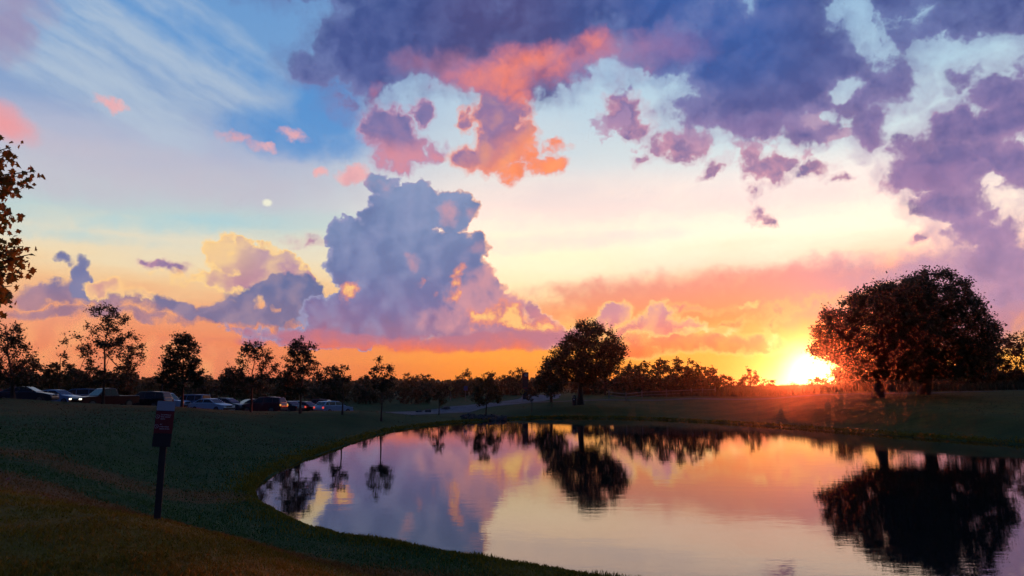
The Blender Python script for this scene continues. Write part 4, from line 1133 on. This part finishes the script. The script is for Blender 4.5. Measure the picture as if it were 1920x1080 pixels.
def ring_icon(m, c, r, t=.005, n=20):
    for i in range(n):
        a, b_ = 2 * math.pi * i / n, 2 * math.pi * (i + 1) / n
        m.poly([(c[0] + math.cos(a) * r, c[1], c[2] + math.sin(a) * r), (c[0] + math.cos(b_) * r, c[1], c[2] + math.sin(b_) * r),
                (c[0] + math.cos(b_) * (r - t), c[1], c[2] + math.sin(b_) * (r - t)), (c[0] + math.cos(a) * (r - t), c[1], c[2] + math.sin(a) * (r - t))])
    k = .7071 * r
    m.poly([(c[0] - k, c[1], c[2] + k), (c[0] - k + t, c[1], c[2] + k + t * .4), (c[0] + k, c[1], c[2] - k), (c[0] + k - t, c[1], c[2] - k - t * .4)])
y_ = -.0690
pr = MB()
for zc in (top_z - .205, top_z - .330): ring_icon(pr, (-.085, y_, zc), .026)
rr = random.Random(3)
def line(x, z, w, h=.013):
    """a line of small print, too small to read at this distance: a row of upright strokes"""
    e = x + w
    while x < e:
        s_ = rr.uniform(.004, .008)
        pr.poly([(x, y_, z), (min(x + s_, e), y_, z), (min(x + s_, e), y_, z + h), (x, y_, z + h)])
        x += s_ + (.0022 if rr.random() > .15 else .007)
for z, w in ((top_z - .187, .125), (top_z - .213, .115), (top_z - .240, .060)): line(-.048, z, w)
for z, w in ((top_z - .310, .026), (top_z - .340, .108), (top_z - .367, .115)): line(-.048, z, w)
tl(pr.build('print', M_PRINT, sg))

# tall red sign at the road
b = at(985, 757, 128); z0 = hz(b.x, b.y); H_ = at(985, 698, 128).z - z0
py_ = thing('pylon_sign', 'tall red roadside sign with a round white emblem above the far trees', 'sign', (b.x, b.y, z0))
w_ = 1.12
MB().box((0, 0, H_ * .5 - .2), (w_ * .8, .35, H_ - .2), bevel=.03).build('pillar', M_SIGNK, py_)
MB().box((0, -.03, H_ - .60), (w_, .44, 1.20), bevel=.03).build('red_panel', M_SIGNR, py_)
em = MB(); em.cyl((.12, -.252, H_ - .50), (.12, -.262, H_ - .50), .27, n=24); em.build('emblem', M_PRINT, py_)
em = MB(); ring_icon(em, (.12, -.266, H_ - .50), .2, .06, 16); em.build('emblem_mark', M_SIGNR, py_)
MB().box((0, -.19, 1.9), (w_ * .7, .06, .25)).build('name_plate', M_SIGNR, py_)

def diamond(px, py, pyb, d, lab):
    b = at(px, pyb, d); z0 = hz(b.x, b.y); h = at(px, py, d).z - z0
    t = thing('warning_sign', lab, 'sign', (b.x, b.y, z0), RAD(4))
    MB().box((0, .03, h * .5), (.06, .04, h + .9)).build('post', M_STEEL, t)
    m = MB(); m.box((0, -.01, h), (.72, .02, .72), rot=(0, RAD(45), 0)); m.build('panel', M_YEL, t)
    m = MB(); m.box((0, -.024, h), (.10, .006, .42)); m.box((0, -.024, h + .08), (.34, .007, .10)); m.build('symbol', M_SIGNK, t)
diamond(845, 728, 752, 128, 'yellow diamond warning sign standing left of the blue road sign')
diamond(980, 734, 757, 120, 'yellow diamond warning sign in front of the tall red sign')
b = at(873, 754, 126); z0 = hz(b.x, b.y)
t = thing('road_sign', 'blue road sign on a post between the diamond sign and the far trees', 'sign', (b.x, b.y, z0))
MB().box((0, .03, 1.3), (.07, .05, 2.7)).build('post', M_STEEL, t)
MB().box((0, -.01, 2.2), (.62, .03, .75), bevel=.01).build('panel', M_BLUES, t)

# litter bin by the round-headed tree
b = at(1077, 757, 99); z0 = hz(b.x, b.y)
t = thing('litter_bin', 'dark litter bin standing beside the trunk of the large round-headed tree', 'bin', (b.x, b.y, z0))
MB().cyl((0, 0, 0), (0, 0, 1.0), .30, .33, 14).build('body', M_POSTDARK, t)
m = MB(); m.cyl((0, 0, 1.14), (0, 0, 1.34), .36, .18, 14); m.build('lid', M_POSTDARK, t)
m = MB()
for a in range(4): m.box((math.cos(a * 1.571) * .28, math.sin(a * 1.571) * .28, 1.07), (.05, .05, .16))
m.build('bracket', M_STEEL, t)
m = MB(); m.cyl((-.08, -.33, .78), (-.08, -.345, .78), .09, n=12); m.build('sticker', M_PRINT, t)

# wooden rail fence behind the path
FP = [at(x, y, d) for x, y, d in [(1142, 750, 114), (1174, 751, 108), (1204, 749, 112), (1250, 748, 113), (1297, 747, 114), (1318, 746.5, 114), (1342, 746, 114)]]
M_WOOD = mat('weathered fence wood', (.16, .14, .13), .85, vary=.3, vscale=5)
f0 = FP[0]
fe = thing('rail_fence', 'weathered post and rail fence along the path right of the round-headed tree', 'fence', (f0.x, f0.y, hz(f0.x, f0.y)))
prev = None
for p in FP:
    z = hz(p.x, p.y)
    q_ = Vector((p.x - f0.x, p.y - f0.y, z - hz(f0.x, f0.y)))
    MB().box((q_.x, q_.y, q_.z + .55), (.17, .17, 1.25), bevel=.02).build('post', M_WOOD, fe)
    if prev is not None:
        for h in (.45, .9):
            a, b_ = prev + Vector((0, .11, h)), q_ + Vector((0, .11, h))
            dv = b_ - a
            MB().box((a + b_) / 2, (dv.length, .04, .12), rot=(0, -math.atan2(dv.z, math.hypot(dv.x, dv.y)), math.atan2(dv.y, dv.x))).build('rail', M_WOOD, fe)
    prev = q_

# lamp post in the parking lot and the pole lamp beside the sun
def lamp(px, py_top, pyb, d, lab, arm=.6, r=.07, lit=False):
    b = at(px, pyb, d); z0 = hz(b.x, b.y); h = at(px, py_top, d).z - z0
    t = thing('street_lamp', lab, 'street lamp', (b.x, b.y, z0))
    MB().cyl((0, 0, -.2), (0, 0, h), r, r * .7, 10).build('pole', M_POSTDARK, t)
    MB().box((0, 0, .12), (.4, .4, .3), bevel=.03).build('base', M_STONE, t)
    m = MB(); m.box((arm * .5, 0, h - .02), (arm, .06, .06)); m.build('arm', M_POSTDARK, t)
    m = MB(); m.box((arm + .12, 0, h + .02), (.55, .28, .12), bevel=.03); m.build('lamp_head', M_STEEL, t)
lamp(302, 678, 752, 78, 'dark lamp post rising at the left side of the cone-shaped young tree')
lamp(1490, 716, 729, 140, 'small pole lamp standing on the horizon directly under the sun', arm=-.5, r=.06)

# rocks
def rock(px, py, d, s_, lab, seed, name='rock'):
    b = at(px, py, d); r_ = random.Random(seed)
    bm = bmesh.new(); bmesh.ops.create_icosphere(bm, subdivisions=2, radius=1)
    for v in bm.verts:
        k = 1 + r_.uniform(-.16, .16); v.co = Vector((v.co.x * s_[0], v.co.y * s_[1], max(v.co.z, -.35) * s_[2])) * k
    me = bpy.data.meshes.new(name); bm.to_mesh(me); bm.free(); me.materials.append(M_STONE)
    o = link(name, me, loc=(b.x, b.y, hz(b.x, b.y) + s_[2] * .2), rot=(0, 0, r_.uniform(0, 6)))
    tag(o, lab, 'rock', 'rocks by the road')
rock(668, 770, 90, (.75, .5, .42), 'long dark rock right of the pale blue hatchback', 1)
rock(694, 769, 90, (.42, .4, .25), 'small flat rock left of the bare-stemmed young tree', 2)
rock(786, 764, 102, (.5, .4, .25), 'low dark rock on the grass beyond the road, left of a pair', 3)
rock(803, 762, 102, (.45, .4, .38), 'rounder dark rock on the grass beyond the road, right of a pair', 4)
rock(836, 760, 108, (.9, .5, .35), 'wide grey rock behind the slim sapling by the road', 5)
rk = random.Random(4)
for i in range(46):
    px = 868 + i * 1.75 + rk.uniform(-1, 1)
    top = 784 - 7.5 * math.sin(math.pi * (px - 864) / 90)
    py = rk.uniform(top, 787)
    p = onwater(px, py + 3) if py > 782 else None
    d = p[1] if p else rk.uniform(80, 86)
    b = at(px, py, d)
    bm = bmesh.new(); bmesh.ops.create_icosphere(bm, subdivisions=1, radius=1)
    for v in bm.verts: v.co *= 1 + rk.uniform(-.2, .2)
    me = bpy.data.meshes.new('boulder'); bm.to_mesh(me); bm.free(); me.materials.append(M_STONE)
    o = link('boulder', me, loc=(b.x, b.y, max(.05, hz(b.x, b.y)) + .04), rot=(rk.uniform(0, 3), rk.uniform(0, 3), 0))
    s_ = rk.uniform(.18, .36); o.scale = (s_ * 1.3, s_, s_ * .8)
    tag(o, 'small dark stone in the stony patch at the far shore under the broad young tree', 'stone', 'stones of the far shore patch')

# ------------------------------------------------------------------ grass
def blades(x, y, hgt, wid, rs, lean=.5):
    z = height(x, y); n = len(x)
    a = rs.uniform(0, 2 * np.pi, n); l = rs.uniform(.1, 1, n) * lean
    ux, uy = np.cos(a), np.sin(a)
    b = rs.uniform(0, 2 * np.pi, n)
    w = wid * rs.uniform(.6, 1.3, n); h = hgt * rs.uniform(.5, 1.3, n)
    P = np.c_[x, y, z - .01]
    W = np.c_[ux * w, uy * w, 0 * w]
    L_ = np.c_[np.cos(b) * l * h, np.sin(b) * l * h, h]
    V_ = np.stack([P - W * .5, P + W * .5, P + W * .3 + L_ * [.35, .35, .6], P + L_, P - W * .3 + L_ * [.35, .35, .6]], 1)
    return V_.reshape(-1, 3), np.arange(5 * n).reshape(-1, 5)
M_GRASSA = leaf_mat('olive turf', (.13, .112, .008), (.22, .165, .012), .3, .8)
M_GRASSB = leaf_mat('green turf', (.022, .085, .022), (.055, .125, .028), .3, .5)
M_GRASSC = leaf_mat('turf with painted sunlight', (.17, .085, .022), (.24, .125, .034), .3, .8)  # blade colour with the orange evening light painted in
rs = np.random.default_rng(41)
N = 260000
dd = 5.0 * (60 / 5.0) ** (rs.uniform(0, 1, N) ** 1.35)
aa = np.radians(rs.uniform(-38, 24, N))
gx, gy = dd * np.sin(aa), dd * np.cos(aa)
sdist = pond_dist(gx, gy)
keep = (sdist > .05) & (rs.uniform(0, 1, N) > sm(30, 60, dd))
gx, gy, dd, sdist = gx[keep], gy[keep], dd[keep], sdist[keep]
dr = np.maximum(np.exp(-(polyline_dist(gx, gy, BAND1) / 1.5) ** 2), .75 * np.exp(-(polyline_dist(gx, gy, BAND2) / 1.7) ** 2)) + rs.uniform(-.35, .35, len(gx))  # the same painted sunlight bands, frayed at random
ol = olive_at(gx, gy) + rs.uniform(-.3, .3, len(gx))
tuft = .7 + .9 * (vnoise(gx / .35, gy / .35, 51) + .5) + .8 * vnoise(gx / 1.6, gy / 1.6, 52)
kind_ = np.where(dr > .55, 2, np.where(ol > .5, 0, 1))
for k, m_, lab in ((0, M_GRASSA, 'olive mown grass on the near bank'), (1, M_GRASSB, 'dark green mown grass beyond the signpost'), (2, M_GRASSC, 'russet grass with low sunlight painted in along the shoulder of the bank')):
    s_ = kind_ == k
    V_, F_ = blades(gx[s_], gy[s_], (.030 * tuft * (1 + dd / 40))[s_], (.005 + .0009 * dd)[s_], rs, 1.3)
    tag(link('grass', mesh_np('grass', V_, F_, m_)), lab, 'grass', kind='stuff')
# coarser tufts on the far banks
N = 70000
fa = np.radians(rs.uniform(-38, 40, N)); fd = rs.uniform(42, 112, N)
fx, fy = fd * np.sin(fa), fd * np.cos(fa)
k = (pond_dist(fx, fy) > .3) & (polyline_dist(fx, fy, LOT) > 13) & (polyline_dist(fx, fy, [p[:2] for p in path_pts]) > 2) & (polyline_dist(fx, fy, [p[:2] for p in lot_pts[4:]]) > 7) & (vnoise(fx / 2.5, fy / 2.5, 83) > rs.uniform(-.5, .35, N))
fx, fy = fx[k], fy[k]
V_, F_ = blades(fx, fy, .05 * (.5 + 1.4 * (vnoise(fx / 4, fy / 4, 81) + .5)), np.full(len(fx), .05), rs, .9)
tag(link('grass', mesh_np('grass', V_, F_, M_DRY)), 'thin tufts of grass on the far banks of the pond', 'grass', kind='stuff')
# ragged taller fringe along the near water's edge
seg = np.roll(SHORE, -1, 0) - SHORE
ii = rs.integers(0, len(SHORE), 26000); tt = rs.uniform(0, 1, 26000)
ex, ey = (SHORE[ii] + seg[ii] * tt[:, None]).T
nrm = np.c_[ex, ey] - SHORE.mean(0)
nrm /= np.linalg.norm(nrm, axis=1)[:, None]
off = rs.exponential(.35, 26000) + .05
ex, ey = ex + nrm[:, 0] * off, ey + nrm[:, 1] * off
k = (pond_dist(ex, ey) > .02) & (np.hypot(ex, ey) < 95)
ex, ey = ex[k], ey[k]
V_, F_ = blades(ex, ey, (.06 + .0005 * np.hypot(ex, ey)) * (.5 + 1.2 * (vnoise(ex / .7, ey / .7, 61) + .5)), .007 + .0013 * np.hypot(ex, ey), rs, .45)
tag(link('shore_grass', mesh_np('shore_grass', V_, F_, M_GRASSA)), 'ragged fringe of taller grass along the edge of the pond', 'grass', kind='stuff')
# uncut meadow behind the footpath
N = 42000
px = rs.uniform(1150, 2000, N); u_ = rs.uniform(0, 1, N)
pd = np.interp(px, [1150, 1300, 1500, 1700, 1920, 2000], [118, 112, 100, 92, 89, 88]) + u_ * 34 - 1
mx_ = np.array([ray(p, 740).x / ray(p, 740).y for p in px]) * pd
V_, F_ = blades(mx_, pd, .75 * (.6 + .9 * (vnoise(mx_ / 5, pd / 5, 71) + .5)), np.full(N, .09), rs, .4)
tag(link('meadow_grass', mesh_np('meadow_grass', V_, F_, M_DRY)), 'tall uncut dry grass behind the footpath', 'meadow', kind='stuff')

# fallen leaf
b = Vector((*ongr(15, 897), 0))
m = MB(); m.poly([(-.05, 0, .0), (-.02, .05, .02), (.03, .045, .015), (.06, 0, .03), (.03, -.045, .01), (-.02, -.05, .025)])
o = m.build('fallen_leaf', mat('red leaf', (.20, .03, .02), .7, vary=.2), loc=(b.x, b.y, hz(b.x, b.y) + .05), rot=(.4, -.5, .3))
tag(o, 'single fallen red leaf lying on the turf at the left edge', 'leaf')

# ------------------------------------------------------------------ maple reaching into the picture at the left edge
M_MAPLE = leaf_mat('autumn maple leaves', (.09, .085, .015), (.32, .18, .03), .5, 1.4)
rs = np.random.default_rng(90)
D0 = 7.6
b = at(-260, 740, D0)
b.z = hz(b.x, b.y)
mp = thing('maple_tree', 'near maple with brown-orange leaves whose twigs reach in at the left edge', 'tree', b)
outline = [(0, 12), (8, 20), (22, 26), (17, 36), (34, 40), (50, 46), (30, 58), (46, 78), (26, 74), (14, 82), (0, 104)]
def maple_leaf(n_):
    pts = [(x / 100, y / 100 - .1) for x, y in outline] + [(-x / 100, y / 100 - .1) for x, y in outline[::-1][1:-1]]
    bm = bmesh.new()
    vs = [bm.verts.new((x, y, -.35 * abs(x) + .12 * y * y * (1 if n_ % 2 else -1))) for x, y in pts]
    c = bm.verts.new((0, .30, .02))
    for i in range(len(vs)): bm.faces.new((c, vs[i], vs[(i + 1) % len(vs)]))
    me = bpy.data.meshes.new('leaf'); bm.to_mesh(me); bm.free(); me.materials.append(M_MAPLE)
    return me
LEAF = [maple_leaf(i) for i in range(3)]
Hm = 5.2
TP = np.array([[0, 0, -.3], [.02, 0, 1.2], [-.03, .03, 2.4], [.02, .0, 3.6], [0, .02, Hm]])
paths = [(TP, [.16, .12, .10, .06, .02])]
twigs = []
# sprays seen in the photograph: (tip column, tip row, clump radius in pixels)
for tx, ty, n_l in [(20, 276, 16), (6, 292, 10), (58, 322, 12), (34, 330, 22), (14, 345, 30), (8, 368, 16), (20, 402, 20), (6, 420, 12), (12, 398, 10), (44, 462, 14), (60, 476, 10), (30, 486, 26), (12, 470, 34), (6, 500, 22), (22, 512, 10), (12, 540, 20), (4, 560, 10), (22, 536, 8), (-10, 320, 10), (-12, 480, 10)]:
    tip = np.array(at(tx, ty, D0 + rs.uniform(-.35, .35))) - np.array(b)
    ax = math.hypot(tip[0], tip[1]); h0 = tip[2] - ax * rs.uniform(.25, .5)
    p0 = np.array([np.interp(h0, TP[:, 2], TP[:, 0]), 0, h0])
    mid = p0 * .4 + tip * .6 + [0, 0, .10]
    t_ = np.linspace(0, 1, 7)[:, None]
    P_ = (1 - t_) ** 2 * p0 + 2 * t_ * (1 - t_) * mid + t_ * t_ * tip
    paths.append((P_, np.linspace(.022, .004, 7)))
    twigs.append((P_, n_l))
V_, F_ = tubes(paths, 6)
link('trunk', mesh_np('trunk', V_, F_, M_BARK, True), mp)
for P_, n_l in twigs:
    for i in range(int(n_l * .86)):
        k = rs.uniform(.78, 1.02); p = np.array([np.interp(k, np.linspace(0, 1, 7), P_[:, j]) for j in range(3)])
        p = p + rs.normal(size=3) * [.055, .08, .065] - [0, 0, .03]
        o = link('leaf', LEAF[int(rs.integers(3))], mp, p, (rs.uniform(-1.4, .3) - .5, rs.uniform(-.9, .9), rs.uniform(0, 6.28)))
        s_ = rs.uniform(.07, .12); o.scale = (s_, s_, s_)
# its lesser leaves on the same sprays, and the rest of its crown out of the picture: one mass
base_v = np.array([v.co for v in LEAF[0].vertices]); base_f = np.array([list(p.vertices) for p in LEAF[0].polygons])
PV, PF, o_ = [], [], 0
def add_leaf(p, s_):
    global o_
    E = np.array(Euler((rs.uniform(-1.9, -.2), rs.uniform(-.9, .9), rs.uniform(0, 6.28))).to_matrix())
    PV.append((base_v * s_) @ E.T + p); PF.append(base_f + o_); o_ += len(base_v)
for P_, n_l in twigs:
    for i in range(int(n_l * 2.6)):
        k = rs.uniform(.6, 1.0); p = np.array([np.interp(k, np.linspace(0, 1, 7), P_[:, j]) for j in range(3)])
        add_leaf(p + rs.normal(size=3) * [.06, .10, .065] - [0, 0, .03], rs.uniform(.045, .09))
C = rs.normal(size=(2000, 3)) * [.7, .8, 1.0] + [-.9, -.7, 3.6]
C = C[(C[:, 0] + b.x) < -.80 * (C[:, 1] + b.y)]
for p in C: add_leaf(p, rs.uniform(.06, .11))
tag(link('foliage', mesh_np('foliage', np.concatenate(PV), np.concatenate(PF), M_MAPLE), mp), kind='stuff')

# ------------------------------------------------------------------ glare haze
hm_ = bpy.data.materials.new('glare haze'); hm_.use_nodes = True
nt = hm_.node_tree; nt.nodes.clear()
pv = nt.nodes.new('ShaderNodeVolumePrincipled'); ho = nt.nodes.new('ShaderNodeOutputMaterial')
pv.inputs['Color'].default_value = (.92, .88, .86, 1)
pv.inputs['Density'].default_value = .00018  # haze added to imitate lens glare around the sun
pv.inputs['Anisotropy'].default_value = .96
nt.links.new(pv.outputs[0], ho.inputs['Volume'])
m = MB(); m.box((0, 0, 8.0), (3300, 3300, 28.0))
hb = m.build('haze', hm_)
tag(hb, 'thin glare haze added for the red flare beside the sun', 'haze', kind='stuff')
